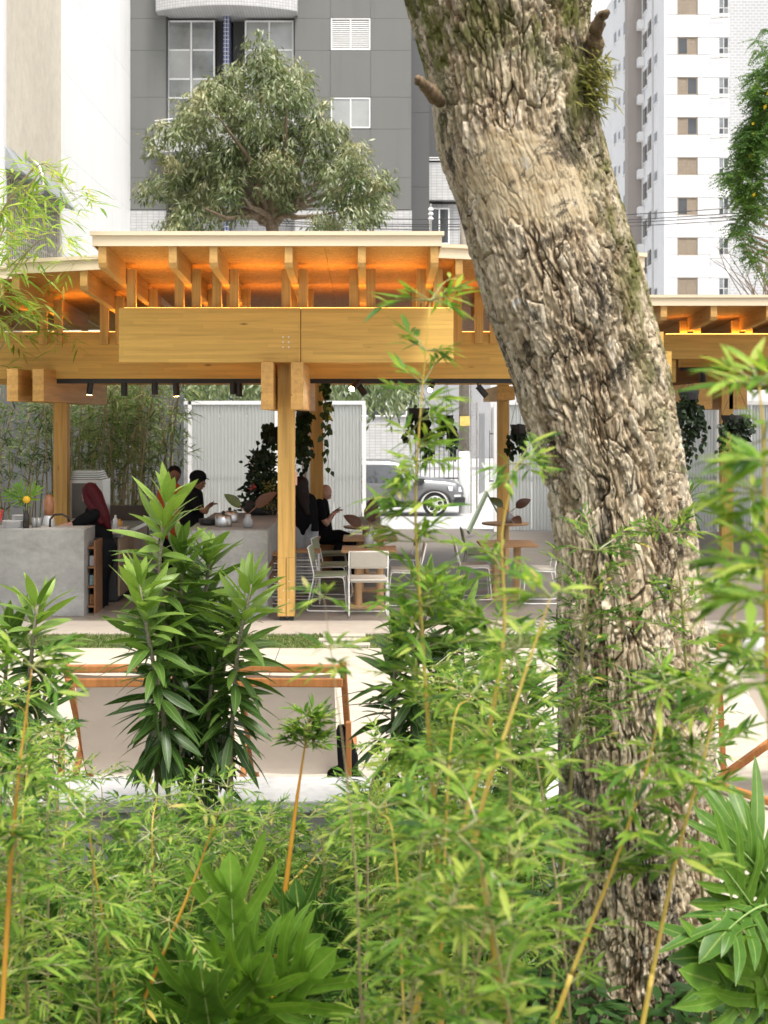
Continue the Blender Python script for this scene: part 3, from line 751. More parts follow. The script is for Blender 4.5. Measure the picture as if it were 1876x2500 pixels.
polyfence([PX(1071, YW+.3), PX(1300, YW+.3), PX(1551, YW+.3), PX(1900, YW+.3)], YW+.3, PZ(866, YW), 'pale corrugated translucent fence right of the big trunk')
bw = thing('dark_boundary_wall', 'dark grey boundary wall behind the bamboo at the left', 'wall', (PX(150, 27.5), 27.8, 0))
MB().box(-16, PX(395, 29.2), 29.2, 29.4, 0, 3.1).build('body', plain('dark_wall', (0.10, 0.105, 0.11, 1), .8, var=.2, scale=1), bw)

# gate leaf, legs, utility pole, railings, pedestrian are on the street side
gt = thing('grey_gate_leaf', 'open grey sheet metal gate leaf beside the white pole', 'gate', P(1048, 1100, 33))
gxa, gxb, gy = PX(1035, 33), PX(1058, 33), 33.0
for k in range(5):
    a = gxa + (gxb-gxa)*k/5; y = gy + .25*k
    MB().hexa([(a, y, PZ(1068, 33)+.05*abs(k-2)), (a+(gxb-gxa)/5-.006, y+.25, PZ(1068, 33)+.05*abs(k-1)), (a+(gxb-gxa)/5-.006, y+.29, PZ(1068, 33)), (a, y+.04, PZ(1068, 33)),
               (a, y, PZ(893, 33)), (a+(gxb-gxa)/5-.006, y+.25, PZ(893, 33)), (a+(gxb-gxa)/5-.006, y+.29, PZ(893, 33)), (a, y+.04, PZ(893, 33))]).build('sheet', plain('gate_grey', (0.21, 0.22, 0.225, 1), .5, var=.08), gt)
MB().beam(P(1042, 1000, 32.9), P(1056, 1026, 32.9), .03, .04).build('brace', M['white'], gt)
MB().box(PX(1029, 32.8), PX(1032, 32.8), 32.8, 32.86, PZ(1110, 32.8), PZ(870, 32.8)).build('hinge_post', M['galv'], gt)
M['greenpaint'] = plain('sage_green', (0.17, 0.21, 0.145, 1), .5, var=.1)
es = thing('folding_easel', 'green folding sign stand with splayed legs below the gate', 'sign stand', P(1035, 1140, 29))
MB().beam(P(1052, 1064, 29.3), P(1012, 1150, 28.6), .05, .10).build('leg', M['greenpaint'], es)
MB().beam(P(1052, 1064, 29.3), P(1078, 1112, 29.9), .03, .03).build('leg', M['greenpaint'], es)
MB().beam(P(1012, 1150, 28.6), P(1012, 1187, 28.6), .04, .04).build('foot', M['greenpaint'], es)

up = thing('utility_pole', 'concrete utility pole with white painted lower half and yellow plate', 'utility pole', P(1004, 1118, 44.5))
zb_ = PZ(1118, 44.5)
MB().tube([P(1003, 1118, 44.5), P(1003, 975, 44.5)], .17, 16).build('painted_base', M['white'], up, smooth=True)
MB().tube([P(1003, 975, 44.5), P(1003, 300, 44.5)], [.168, .12], 16).build('shaft', concrete('rough_concrete', (.26, .23, .19, 1), .6, 1.3, 6), up, smooth=True)
MB().box(PX(993, 44.5), PX(1014, 44.5), 44.28, 44.31, PZ(920, 44.5), PZ(899, 44.5)).build('yellow_plate', plain('ochre_plate', (.62, .46, .12, 1), .6, var=.25, scale=8), up)
MB().tube([P(1018, 1110, 44.4), P(1018, 700, 44.4)], .025, 6).build('conduit', M['galv'], up)

def railing(xa, xb, Y, za, zb, pitch, label):
    t = thing('street_railing', label, 'railing', (PX((xa+xb)/2, Y), Y, za))
    x0, x1 = PX(xa, Y), PX(xb, Y)
    for z in (za + .12, zb - .12): MB().box(x0, x1, Y-.02, Y+.02, z-.025, z+.025).build('rail', M['charcoal'], t)
    n = int((x1-x0)/pitch)
    for i in range(n + 1):
        x = x0 + (x1-x0)*i/n
        MB().box(x-.014, x+.014, Y-.034, Y-.022, za, zb).build('bar', M['charcoal'], t)
railing(786, 990, 53, PZ(1040, 53), PZ(932, 53), .17, 'dark vertical bar railing behind the parked car')
railing(1058, 1200, 53, PZ(1046, 53), PZ(930, 53), .2, 'dark vertical bar railing right of the gate')
kw = MB().box(PX(700, 53), PX(1300, 53), 52.9, 53.3, -.56, PZ(1042, 53)).build('kerb_wall', M['wallpale']); tag(kw, 'pale low kerb wall under the street railing', 'wall')

# ------------------------------------------------------------------ parked car (only its front half shows beyond the fence)
car = thing('parked_car', 'grey off-road car parked in the street beyond the gate', 'car', P(930, 1116, 43))
ZC = PZ(1116, 43); YC = 43.0; XF = PX(1003, YC)          # front bumper at XF, side facing the camera at YC-.05
M['carpaint'] = plain('grey_car_paint', (0.17, 0.173, 0.177, 1), .25, .3, var=.03, spec=.7)
M['rubber'] = plain('tyre_rubber', (0.018, 0.018, 0.018, 1), .8, var=.2)
M['trim'] = plain('black_trim', (0.022, 0.022, 0.023, 1), .55, var=.1)
# cross sections along the car: x back from the bumper, lower z, shoulder z, top z, half width
SEC = [(0.00, .50, .70, .84, .62), (.06, .40, .74, .93, .78), (.22, .33, .80, 1.02, .90), (.55, .30, .86, 1.08, .93), (1.0, .28, .90, 1.11, .94), (1.32, .28, .95, 1.15, .94),
       (1.9, .28, .97, 1.62, .94), (2.3, .28, .98, 1.69, .94), (3.2, .28, .99, 1.70, .94), (4.0, .30, 1.0, 1.64, .93), (4.45, .42, .98, 1.3, .85)]
WX = [.88, 3.52]; WR = .365
m = MB(); ring_n = 14
dense = []
for i in range(len(SEC) - 1):
    for k in range(6):
        t = k / 6; dense.append(tuple(a + (b-a)*t for a, b in zip(SEC[i], SEC[i+1])))
dense.append(SEC[-1])
vs = []
for (xb, zl_, zs_, zt_, hw) in dense:
    zlow = zl_
    for wx in WX:
        d = abs(xb - wx)
        if d < .47: zlow = max(zlow, .30 + math.sqrt(max(0, .47**2 - d*d)) * .98)
    top_in = hw * (.96 if zt_ < 1.2 else .76)
    r = [(-hw*.93, zlow), (-hw, max(zlow+.02, zl_+.25)), (-hw, max(zlow+.04, zs_-.06)), (-hw*.985, max(zlow+.05, zs_)), (-top_in*.99, zt_-.05), (-top_in*.92, zt_), (-top_in*.4, zt_+.025)]
    r = r + [(-y, z) for y, z in reversed(r)]
    vs.append([(XF - xb, YC + .9 + y, ZC + z) for y, z in r])
b = 0
for i, r in enumerate(vs): m.v.extend(r)
for i in range(len(vs) - 1):
    for k in range(ring_n):
        k2 = (k + 1) % ring_n
        m.f.append((i*ring_n+k, (i+1)*ring_n+k, (i+1)*ring_n+k2, i*ring_n+k2))
m.f.append(tuple(range(ring_n))); m.f.append(tuple(reversed(range((len(vs)-1)*ring_n, len(vs)*ring_n))))
body = m.build('body', M['carpaint'], car, smooth=True)
ys_ = YC + .9 - .94
for wi, wx in enumerate(WX):
    cxw = XF - wx
    # arch trim
    arc = [(cxw + .49*math.cos(a), ys_ - .012, ZC + .33 + .47*math.sin(a)) for a in [math.pi*(k/14) for k in range(15)]]
    MB().tube(arc, .038, 6).build('wheel_arch', M['trim'], body, smooth=True)
    wh = MB().tube([(cxw, ys_+.02, ZC+WR), (cxw, ys_+.26, ZC+WR)], WR, 32).build('wheel', M['rubber'], car)
    prof_t = MB().tube([(cxw, ys_+.012, ZC+WR), (cxw, ys_+.022, ZC+WR)], .255, 28).build('rim_disc', M['trim'], wh)
    for k in range(5):
        a = math.pi*2*k/5 + .3
        c = Vector((cxw, ys_, ZC+WR)); d = Vector((math.cos(a), 0, math.sin(a)))
        e = Vector((-math.sin(a), 0, math.cos(a)))
        hexp = [c + d*.155 + (d*math.cos(q)*.10 + e*math.sin(q)*.085) for q in [math.pi/3*j for j in range(7)]]
        MB().tube(hexp, .017, 6).build('spoke', M['chrome'], wh)
    MB().tube([(cxw, ys_-.005, ZC+WR), (cxw, ys_+.012, ZC+WR)], .055, 14).build('hub_cap', M['chrome'], wh)
    rim = [(cxw + .25*math.cos(q), ys_+.004, ZC+WR+.25*math.sin(q)) for q in [2*math.pi*j/28 for j in range(29)]]
    MB().tube(rim, .016, 6).build('rim', M['chrome'], wh)
MB().box(XF-3.9, XF-1.5, ys_+.05, ys_+.075, ZC+.98, ZC+1.02).build('window_sill', M['trim'], car)
MB().hexa([(XF-3.6, ys_+.015, ZC+1.02), (XF-1.72, ys_+.015, ZC+1.02), (XF-1.72, ys_+.05, ZC+1.02), (XF-3.6, ys_+.05, ZC+1.02),
           (XF-3.5, ys_+.19, ZC+1.56), (XF-2.05, ys_+.19, ZC+1.56), (XF-2.05, ys_+.22, ZC+1.56), (XF-3.5, ys_+.22, ZC+1.56)]).build('side_window', M['glass_dark'], car)
MB().box(XF-3.0, XF-1.4, ys_-.022, ys_+.03, ZC+.30, ZC+.42).build('side_skirt', M['trim'], car)
MB().hexa([(XF-.46, ys_-.004, ZC+.78), (XF-.06, ys_+.12, ZC+.74), (XF-.06, ys_+.2, ZC+.74), (XF-.46, ys_+.08, ZC+.78),
           (XF-.50, ys_+.002, ZC+.92), (XF-.10, ys_+.14, ZC+.89), (XF-.10, ys_+.2, ZC+.89), (XF-.50, ys_+.08, ZC+.92)]).build('headlight', plain('headlamp', (.62, .64, .66, 1), .1, .3), car)
MB().hexa([(XF-.30, ys_+.01, ZC+.36), (XF+.03, ys_+.2, ZC+.36), (XF+.03, ys_+1.5, ZC+.36), (XF-.30, ys_+1.6, ZC+.36),
           (XF-.26, ys_-.004, ZC+.56), (XF+.05, ys_+.2, ZC+.56), (XF+.05, ys_+1.5, ZC+.56), (XF-.26, ys_+1.6, ZC+.56)]).build('bumper', M['trim'], car)
MB().hexa([(XF-.30, ys_-.02, ZC+.60), (XF-.10, ys_+.06, ZC+.60), (XF-.10, ys_+.10, ZC+.60), (XF-.30, ys_+.03, ZC+.60),
           (XF-.30, ys_-.02, ZC+.66), (XF-.10, ys_+.06, ZC+.66), (XF-.10, ys_+.10, ZC+.66), (XF-.30, ys_+.03, ZC+.66)]).build('fog_lamp', M['chrome'], car)
MB().box(XF-1.5, XF-1.2, ys_-.12, ys_+.0, ZC+1.02, ZC+1.16).build('mirror', M['trim'], car, bevel=.02)
MB().beam((XF-1.42, ys_+.10, ZC+1.17), (XF-1.95, ys_+.20, ZC+1.6), .06, .03).build('windscreen_pillar', M['carpaint'], car)
MB().box(XF-2.45, XF-2.2, ys_-.012, ys_+.02, ZC+.86, ZC+.89).build('door_handle', M['trim'], car)
# ------------------------------------------------------------------ bar counters and what stands on them
def counter(x0, x1, y0, y1, h, label, mat='conc', top=None):
    t = thing('bar_counter', label, 'counter', ((x0+x1)/2, (y0+y1)/2, 0))
    MB().box(x0, x1, y0, y0+.06, 0, h).build('front_slab', M[mat], t, bevel=.006)
    MB().box(x0, x1-.06, y0+.062, y1, h-.08, h-.004).build('top_slab', M['conc_wall'] if not top else top, t)
    MB().box(x1-.058, x1, y0+.062, y1, 0, h-.002).build('end_slab', M[mat], t, bevel=.005)
    return t
YC1 = 17.3
c1 = counter(PX(-60, YC1), PX(182, YC1), YC1, 18.0, PZ(1143, YC1), 'grey trowelled concrete bar counter at the left edge')
zc1 = PZ(1143, YC1)
M['wood_shelf'] = wood('brown_shelf', (0.20, 0.10, 0.045, 1), 'x', .08)
sh_ = thing('shelf_unit', 'dark wooden shelf unit with folded cloths behind the left counter', 'shelf', (PX(190, 17.8), 17.8, 0))
sx0 = PX(182, YC1) + .006; sx1 = sx0 + .075
MB().box(sx0, sx1, 17.92, 17.96, 0, .9).build('back', M['charcoal'], sh_)
MB().box(sx1, sx1+.02, 17.5, 17.96, 0, .9).build('side', M['wood_shelf'], sh_)
for z in (.08, .32, .56, .80): MB().box(sx0, sx1-.002, 17.5, 17.91, z, z+.022).build('shelf', M['wood_shelf'], sh_)
for k, (z, c) in enumerate(((.342, (.20, .27, .29, 1)), (.582, (.36, .36, .38, 1)), (.102, (.24, .11, .04, 1)))):
    MB().box(sx0+.008, sx1-.01, 17.56, 17.85, z+.002, z+.13).build('folded_cloth', plain('cloth%d' % k, c, .9, var=.3, scale=14), sh_, bevel=.008)
# steel worktop running back with doors
XW = -3.24
wk = thing('steel_worktop', 'steel topped work counter with wooden doors behind the red-haired woman', 'counter', (XW-.3, 19.6, 0))
MB().box(XW-.65, XW, 18.6, 21.0, .85, .90).build('top', M['steel'], wk)
for k in range(4):
    MB().box(XW-.05, XW-.02, 18.64+.58*k, 19.2+.58*k-.02, .08, .84).build('door', plain('door_beige%d' % k, (.34, .26, .17, 1), .6, var=.08), wk)
MB().box(XW-.62, XW-.06, 18.62, 20.98, .02, .84).build('carcass', M['charcoal'], wk)
bs = thing('low_dark_backsplash', 'dark concrete backsplash wall behind the work counter', 'wall', (PX(268, 21.3), 21.3, 0))
MB().box(PX(225, 21.3), PX(322, 21.3), 21.2, 21.32, 0, PZ(1092, 21.2)).build('body', plain('dark_concrete', (.10, .085, .07, 1), .7, var=.2), bs)
ov = thing('steel_oven', 'brushed steel oven with black chimney plate stack beside the left column', 'oven', P(190, 1130, 19.9))
oz0, oz1 = .91, PZ(1036, 19.9)
MB().box(PX(152, 19.9), PX(222, 19.9), 19.9, 20.5, oz0, oz1).build('body', M['steel'], ov, bevel=.01)
MB().box(PX(156, 19.88), PX(208, 19.88), 19.885, 19.898, oz0+.1, oz1-.05).build('door', plain('oven_glass', (.10, .10, .09, 1), .15), ov)
hd = MB().tube([P(219, 1066, 19.9)+Vector((0,-.02,0)), P(219, 1066, 19.9)+Vector((.03,-.09,0)), P(219, 1112, 19.9)+Vector((.03,-.09,0)), P(219, 1112, 19.9)+Vector((0,-.02,0))], .012, 8).build('handle', M['chrome'], ov)
for k in range(4):
    MB().box(PX(153+k, 19.9), PX(217-k*2, 19.9), 19.92, 20.45, oz1+.004+.03*k, oz1+.026+.03*k).build('tray', M['steel'], ov)
# things on the left counter
M['glassware'] = plain('clear_glassware', (.30, .30, .29, 1), .08, 0, var=.1, spec=.9)
def bottle_vase(x, y, Y, h, label):
    p = P(x, y, Y); t = thing('bottle_vase', label, 'vase', p)
    MB().lathe(p, [(.036, 0), (.038, .02), (.038, h*.55), (.014, h*.75), (.013, h)], 14).build('bottle', plain('dark_bottle', (.02, .016, .012, 1), .12), t, smooth=True)
    return t, Vector((p.x, p.y, p.z + h))
bvase, btop = bottle_vase(57, 1142, 17.5, .30, 'dark glass bottle holding a lobed leaf and yellow flower on the left counter')
def plates(x, y, Y, n, r, label):
    p = P(x, y, Y); t = thing('plate_stack', label, 'plates', p)
    for k in range(n):
        MB().lathe((p.x, p.y, p.z+.014*k), [(r*.6, 0), (r, .012), (r, .016), (r*.55, .008)], 20).build('plate', M['white'], t, smooth=False)
plates(29, 1142, 17.55, 7, .135, 'stack of white plates at the left end of the left counter')
plates(44, 1137, 17.75, 10, .10, 'taller stack of white plates behind the dark bottle')
def tumbler(x, y, Y, h, r, label, cat='glass', mat=None):
    p = P(x, y, Y)
    o = MB().lathe(p, [(r*.8, 0), (r, h), (r*.92, h), (r*.74, .01)], 14).build('drinking_glass', mat or M['glassware'], smooth=True); tag(o, label, cat)
tumbler(74, 1141, 17.6, .13, .035, 'tall clear glass right of the dark bottle'); tumbler(84, 1141, 17.62, .13, .035, 'second clear glass right of the dark bottle')
bl = thing('kitchen_blender', 'kitchen blender with orange jar left of the left column', 'blender', P(106, 1141, 17.85))
pb = P(106, 1141, 17.85)
MB().lathe(pb, [(.075, 0), (.08, .05), (.06, .14), (.05, .16)], 14).build('base', M['chrome'], bl, smooth=True)
MB().lathe((pb.x, pb.y, pb.z+.162), [(.05, 0), (.065, .04), (.07, .2), (.05, .22), (.04, .26)], 14).build('jar', plain('orange_jar', (.34, .15, .07, 1), .2), bl, smooth=True)
fc = thing('black_faucet', 'black arched faucet at the sink in front of the left column', 'faucet', P(112, 1142, 17.7))
MB().tube([P(108, 1143, 17.7), P(109, 1122, 17.7), P(118, 1112, 17.7), P(135, 1111, 17.7), P(148, 1118, 17.7), P(150, 1128, 17.7)], .014, 8).build('spout', M['black'], fc, smooth=True)
rh = MB().beam(P(0, 1128, 17.4), P(6, 1100, 17.4), .03, .02).build('red_handle', plain('red_plastic', (.55, .01, .02, 1), .35), bevel=.006); tag(rh, 'red plastic utensil handle at the left image edge', 'utensil')
# clutter on the steel worktop
for k, (dx, dy, h, r, c, nm) in enumerate([(-.35, 18.9, .16, .05, (.48, .25, .10, 1), 'wooden utensil tub on the steel worktop'), (-.18, 19.2, .2, .035, (.65, .66, .66, 1), 'clear syrup bottle on the steel worktop'),
        (-.2, 19.6, .12, .05, (.62, .33, .06, 1), 'amber jar on the steel worktop'), (-.45, 19.8, .22, .04, (.58, .58, .56, 1), 'pale bottle at the back of the steel worktop')]):
    o = MB().lathe((XW+dx, dy, .902), [(r, 0), (r, h*.7), (r*.45, h*.85), (r*.45, h)], 12).build('jar', plain('jar%d' % k, c, .25), smooth=True); tag(o, nm, 'jar')
for k in range(3):
    o = MB().box(XW-.45+.05*k, XW-.15+.05*k, 18.75+.3*k, 18.95+.3*k, .902, .925).build('chopping_board', M['cap']); tag(o, ['white board nearest the woman on the worktop', 'middle white board on the worktop', 'farthest white board on the worktop'][k], 'board')
# second counter
YC2 = 17.25
c2x1 = PX(579, YC2); c2h = PZ(1146, YC2)
c2 = counter(PX(400, YC2), c2x1, YC2, 20.6, c2h, 'long grey concrete bar counter left of the centre column', top=M['conc'])
for k in range(3):
    MB().box(c2x1+.002, c2x1+.02, YC2+.25, 20.5, .55-.16*k, .62-.16*k).build('foot_rail_board', M['wood_shelf'], c2)
tz_ = c2h - .003
def glass_pot(x, y, Y, label):
    p = Vector((PX(x, Y), Y, tz_)); t = thing('steel_pot', label, 'pot', p)
    MB().lathe(p, [(.10, 0), (.105, .02), (.105, .14), (.09, .145), (.02, .16)], 18).build('body', M['steel'], t, smooth=True)
    MB().lathe((p.x, p.y, p.z+.161), [(.02, 0), (.025, .02), (.01, .04)], 10).build('knob', M['black'], t)
glass_pot(483, 0, 17.9, 'low steel pot on the long counter'); glass_pot(497, 0, 18.6, 'taller steel kettle behind the low pot on the long counter')
o = MB().lathe((PX(455, 18.2), 18.2, tz_), [(.13, 0), (.15, .03), (.15, .08), (.13, .08)], 18).build('black_tray', M['black']); tag(o, 'round black tray at the left of the long counter', 'tray')

# bulb vases with large paddle leaves
M['drybrown'] = leafmat('brown_paddle', [(0, (.045, .020, .011)), (1, (.13, .062, .036))], .5, .15)
M['paddle'] = leafmat('dark_paddle', [(0, (.045, .065, .02)), (1, (.12, .14, .05))], .35, .2)

# ------------------------------------------------------------------ wire chairs, tables, stools
def round_pts(pts, r=.05, n=4):
    pts = [Vector(p) for p in pts]; out = [pts[0]]
    for a, b, c in zip(pts, pts[1:], pts[2:]):
        u = (a-b); v = (c-b); ru = min(r, u.length*.45); rv = min(r, v.length*.45); u.normalize(); v.normalize()
        for k in range(n+1):
            t = k/n; out.append((b+u*ru)*(1-t)**2 + b*2*t*(1-t) + (b+v*rv)*t*t)
    out.append(pts[-1]); return out
def chair(xc, Y, heading, label, frame, pad, group='wire framed chairs around the tables'):
    """heading: direction the sitter faces, radians, 0 = +X"""
    base = Vector((xc, Y, 0)); t = thing('wire_chair', label, 'chair', base, group)
    ca, sa = math.cos(heading), math.sin(heading)
    def L_(f, s, z): return base + Vector((f*ca - s*sa, f*sa + s*ca, z))
    hw = .235
    for s in (-hw, hw):
        MB().tube(round_pts([L_(-.25, s, .80), L_(-.17, s, .45), L_(-.27, s, .012), L_(.24, s, .012), L_(.20, s, .44), L_(-.165, s, .425)], .05), .0085, 8).build('side_frame', frame, t, smooth=True)
    for f, z in ((-.25, .80), (-.21, .60), (.20, .44), (-.165, .425), (.24, .012)):
        MB().tube([L_(f, -hw, z), L_(f, hw, z)], .0078, 8).build('cross_bar', frame, t, smooth=True)
    m = MB()
    def padmesh(cs, th, nrm):
        a = [Vector(c) for c in cs]; n = Vector(nrm)
        m2 = MB().hexa([a[0]-n*th/2, a[1]-n*th/2, a[2]-n*th/2, a[3]-n*th/2, a[0]+n*th/2, a[1]+n*th/2, a[2]+n*th/2, a[3]+n*th/2]); return m2
    padmesh([L_(-.19, -hw+.012, .445), L_(-.19, hw-.012, .445), L_(.21, hw-.012, .455), L_(.21, -hw+.012, .455)], .035, (0, 0, 1)).build('seat', pad, t, bevel=.014)
    nb = (L_(-.235, 0, .7) - L_(-.26, 0, .7)).normalized()
    padmesh([L_(-.208, -hw+.012, .60), L_(-.208, hw-.012, .60), L_(-.247, hw-.012, .80), L_(-.247, -hw+.012, .80)], .03, nb).build('backrest', pad, t, bevel=.012)
    return t
CR = plain('cream_pad', (.46, .43, .37, 1), .8, var=.06, scale=10); GP = plain('sage_pad', (.22, .25, .155, 1), .8, var=.1); BP = plain('taupe_pad', (.30, .26, .21, 1), .8, var=.1)
WF = plain('off_white_frame', (.74, .74, .70, 1), .4, var=.02); GF = plain('sage_frame', (.30, .32, .24, 1), .4, var=.05)
chair(PX(795, 17.35), 17.4, rad(92), 'cream wire chair seen from behind in front of the wooden table', WF, CR)
chair(PX(712, 17.85), 17.9, rad(-4), 'green backed wire chair in profile nearest the centre column', WF, GP)
chair(PX(718, 19.0), 19.1, rad(-8), 'green wire chair further back along the left side of the tables', WF, GP)
chair(PX(716, 20.6), 20.7, rad(0), 'farthest green wire chair beside the seated man', GF, GP)
chair(PX(878, 18.4), 18.4, rad(180), 'cream wire chair on the right side of the wooden table', WF, CR)
chair(PX(868, 20.0), 20.1, rad(185), 'green wire chair right of the middle table', WF, GP)
chair(PX(793, 22.9), 23.0, rad(-90), 'taupe backed chair facing the camera behind the round table', WF, BP)
chair(PX(1022, 18.9), 19.0, rad(0), 'cream wire chair left of the right-hand table', WF, CR)
chair(PX(1036, 20.6), 20.8, rad(0), 'dark green chair behind the right-hand cream chair', GF, GP)
chair(PX(1165, 18.6), 18.6, rad(180), 'cream wire chair just left of the big trunk', WF, CR)
M['tablewood'] = wood('table_wood', (.36, .21, .10, 1), 'x', .09, knots=False)
M['legwood'] = wood('leg_wood', (.52, .34, .18, 1), 'z', .09, lamaxis='x', knots=False)
def table(xc, Y, w, d, h, label, rnd=False):
    t = thing('cafe_table', label, 'table', (xc, Y, 0))
    if rnd: MB().lathe((xc, Y, h-.03), [(w/2-.02, 0), (w/2, .012), (w/2, .03)], 30).build('table_top', M['tablewood'], t)
    else: MB().box(xc-w/2, xc+w/2, Y-d/2, Y+d/2, h-.035, h).build('table_top', M['tablewood'], t, bevel=.006)
    for s in ((-.14, .14) if not rnd else (0,)):
        MB().tube([(xc+s, Y, .025), (xc+s, Y, h-.036)], .05, 16).build('leg', M['legwood'], t, smooth=False)
    MB().box(xc-w*.36, xc+w*.36, Y-d*.3, Y+d*.3, 0, .024).build('base_plate', M['legwood'], t)
    return t
table(PX(798, 18.2), 18.2, .70, .70, .75, 'square wooden cafe table behind the cream chair')
table(PX(800, 19.9), 19.9, .75, .75, .75, 'wooden cafe table in the middle row')
table(PX(790, 21.9), 21.9, .68, .68, .75, 'round dark cafe table before the fence', True)
table(PX(1095, 19.0), 19.0, .75, .75, .75, 'wooden cafe table left of the trunk')
table(PX(1092, 22.6), 22.6, .75, .75, .75, 'round dark cafe table by the rear column', True)
def stool(x, Y, label):
    t = thing('wire_stool', label, 'stool', (x, Y, 0), 'wire stools at the long counter')
    for sx in (-.17, .17):
        for sy in (-.17, .17): MB().tube([(x+sx, Y+sy, 0), (x+sx*.9, Y+sy*.9, .66)], .009, 6).build('leg', WF, t)
    for k in range(7):
        z = .06 + .085*k
        MB().tube([(x-.17, Y-.17, z), (x+.17, Y-.17, z), (x+.17, Y+.17, z), (x-.17, Y+.17, z), (x-.17, Y-.17, z)], .006, 6).build('ring', WF, t)
    MB().box(x-.18, x+.18, Y-.18, Y+.18, .66, .69).build('seat', M['tablewood'], t, bevel=.006)
stool(PX(668, 19.2), 18.6, 'wire stool half hidden right of the centre column')
stool(PX(600, 18.0), 18.2, 'wire stool half hidden left of the centre column')
stool(PX(664, 20.5), 20.6, 'farther wire stool behind the standing woman')
ws = MB().lathe((PX(707, 22.0), 22.0, 0), [(.20, 0), (.17, .05), (.15, .25), (.18, .42), (.2, .47)], 18).build('wood_stool', M['dark_beam']); tag(ws, 'round brown wooden stool under the seated man', 'stool')
pp = thing('galvanised_pipe', 'galvanised steel duct pipe beside the rear column', 'pipe', (PX(662, 21.3), 21.3, 0))
MB().tube([(PX(662, 21.3), 21.3, 0), (PX(662, 21.3), 21.3, 3.3)], .058, 18).build('pipe', M['galv'], pp, smooth=True)
for z in (1.2, 2.4): MB().tube([(PX(662, 21.3), 21.3, z), (PX(662, 21.3), 21.3, z+.05)], .064, 18).build('collar', M['galv'], pp)
# vases on tables and counter: glass bulb, twig, large leaves
def paddle_leaf(p, d, up, Ln, Wd, mat, par, tint, bend=.25):
    n = 8; V = []; F = []
    d = Vector(d).normalized(); x = d.cross(Vector(up)).normalized(); u = x.cross(d).normalized()
    for i in range(n+1):
        t = i/n; wv = Wd/2 * (math.sin(math.pi*min(1, t**.8))**.75 if 0 < t < 1 else .02)
        c = p + d*Ln*t - u*bend*Ln*t*t
        V += [c - x*wv + u*wv*.35, c, c + x*wv + u*wv*.35]
    for i in range(n):
        b = 3*i; F += [(b, b+1, b+4, b+3), (b+1, b+2, b+5, b+4)]
    return np_mesh('leaf', np.array([tuple(v) for v in V]), np.array(F), mat, par, attrs={'tint': np.full(len(V), tint)})
def leaf_vase(x, Y, z, label, leaves, brown=True, h=.16):
    p = Vector((PX(x, Y), Y, z)); t = thing('leaf_vase', label, 'vase', p)
    MB().lathe(p, [(.05, 0), (.062, .03), (.06, h*.6), (.035, h*.8), (.038, h)], 16).build('glass_bulb', M['glassware'], t, smooth=True)
    c = p + Vector((0, 0, h))
    for (dx, dy, dz, Ln, Wd, tint, br) in leaves:
        d = Vector((dx, dy, dz)).normalized(); e = c + d*.14
        MB().tube([p + Vector((0, 0, .03)), c, e], .006, 6).build('stalk', M['wood_shelf'], t)
        paddle_leaf(e - d*.01, d, (0, -.8, .5), Ln, Wd, M['drybrown'] if br else M['paddle'], t, tint)
leaf_vase(536, 17.7, tz_, 'glass vase with two wide leaves on the long counter', [(-.8, 0, .75, .26, .13, .8, False), (.85, -.1, .75, .32, .15, .9, True)], h=.17)
leaf_vase(797, 18.2, .752, 'glass vase with dark brown leaves on the front table', [(-.75, -.1, .6, .26, .15, .3, True), (.15, .1, 1, .30, .20, .2, True)], h=.19)
leaf_vase(800, 19.9, .752, 'glass vase with upright brown leaf on the middle table', [(.1, 0, 1, .28, .17, .2, True)], h=.15)
leaf_vase(1100, 22.6, .752, 'vase with dark spreading leaves on the rear right table', [(-.8, 0, .7, .26, .14, .5, False), (.8, 0, .55, .28, .16, .2, True), (.2, -.3, -.2, .2, .16, .6, True)], h=.16)

# ------------------------------------------------------------------ people
def bodymesh(name, mat, chains, parent, voxel=.013, smooth=4, balls=()):
    m = MB()
    for ch in chains:
        pts = [Vector(c[0]) for c in ch]; rs = [c[1] for c in ch]
        P2, R2 = [], []
        for i in range(len(pts)-1):
            for k in range(4):
                t = k/4; P2.append(pts[i].lerp(pts[i+1], t)); R2.append(rs[i]*(1-t) + rs[i+1]*t)
        P2.append(pts[-1]); R2.append(rs[-1])
        m.tube(P2, R2, 12)
        for p, r in ((pts[0], rs[0]), (pts[-1], rs[-1])): m.ball(p, r*.99, n=12, m=8)
    for (c, rx, ry, rz) in balls: m.ball(c, rx, ry, rz, 16, 10)
    o = m.build(name, mat, parent)
    r = o.modifiers.new('remesh', 'REMESH'); r.mode = 'VOXEL'; r.voxel_size = voxel; r.use_smooth_shade = True
    s = o.modifiers.new('smooth', 'SMOOTH'); s.iterations = smooth; s.factor = .5
    return o
SKIN = plain('skin', (.42, .24, .17, 1), .55, var=.06); SKIND = plain('brown_skin', (.20, .095, .055, 1), .55, var=.06)
BLK = plain('black_cloth', (.006, .006, .007, 1), .9, var=.2, scale=9, spec=.12); RED = plain('burgundy_hair', (.055, .003, .007, 1), .6, var=.45, scale=16, stretch=(5, 5, .6), spec=.2)
DHAIR = plain('dark_hair', (.012, .008, .007, 1), .6, var=.4, scale=16, stretch=(5, 5, .6), spec=.2); DENIM = plain('pale_denim', (.30, .32, .33, 1), .9, var=.18, scale=7)
DKGREY = plain('charcoal_trousers', (.008, .009, .011, 1), .9, var=.25, scale=6, spec=.12); ORANGE = plain('orange_cloth', (.50, .10, .02, 1), .8, var=.15)
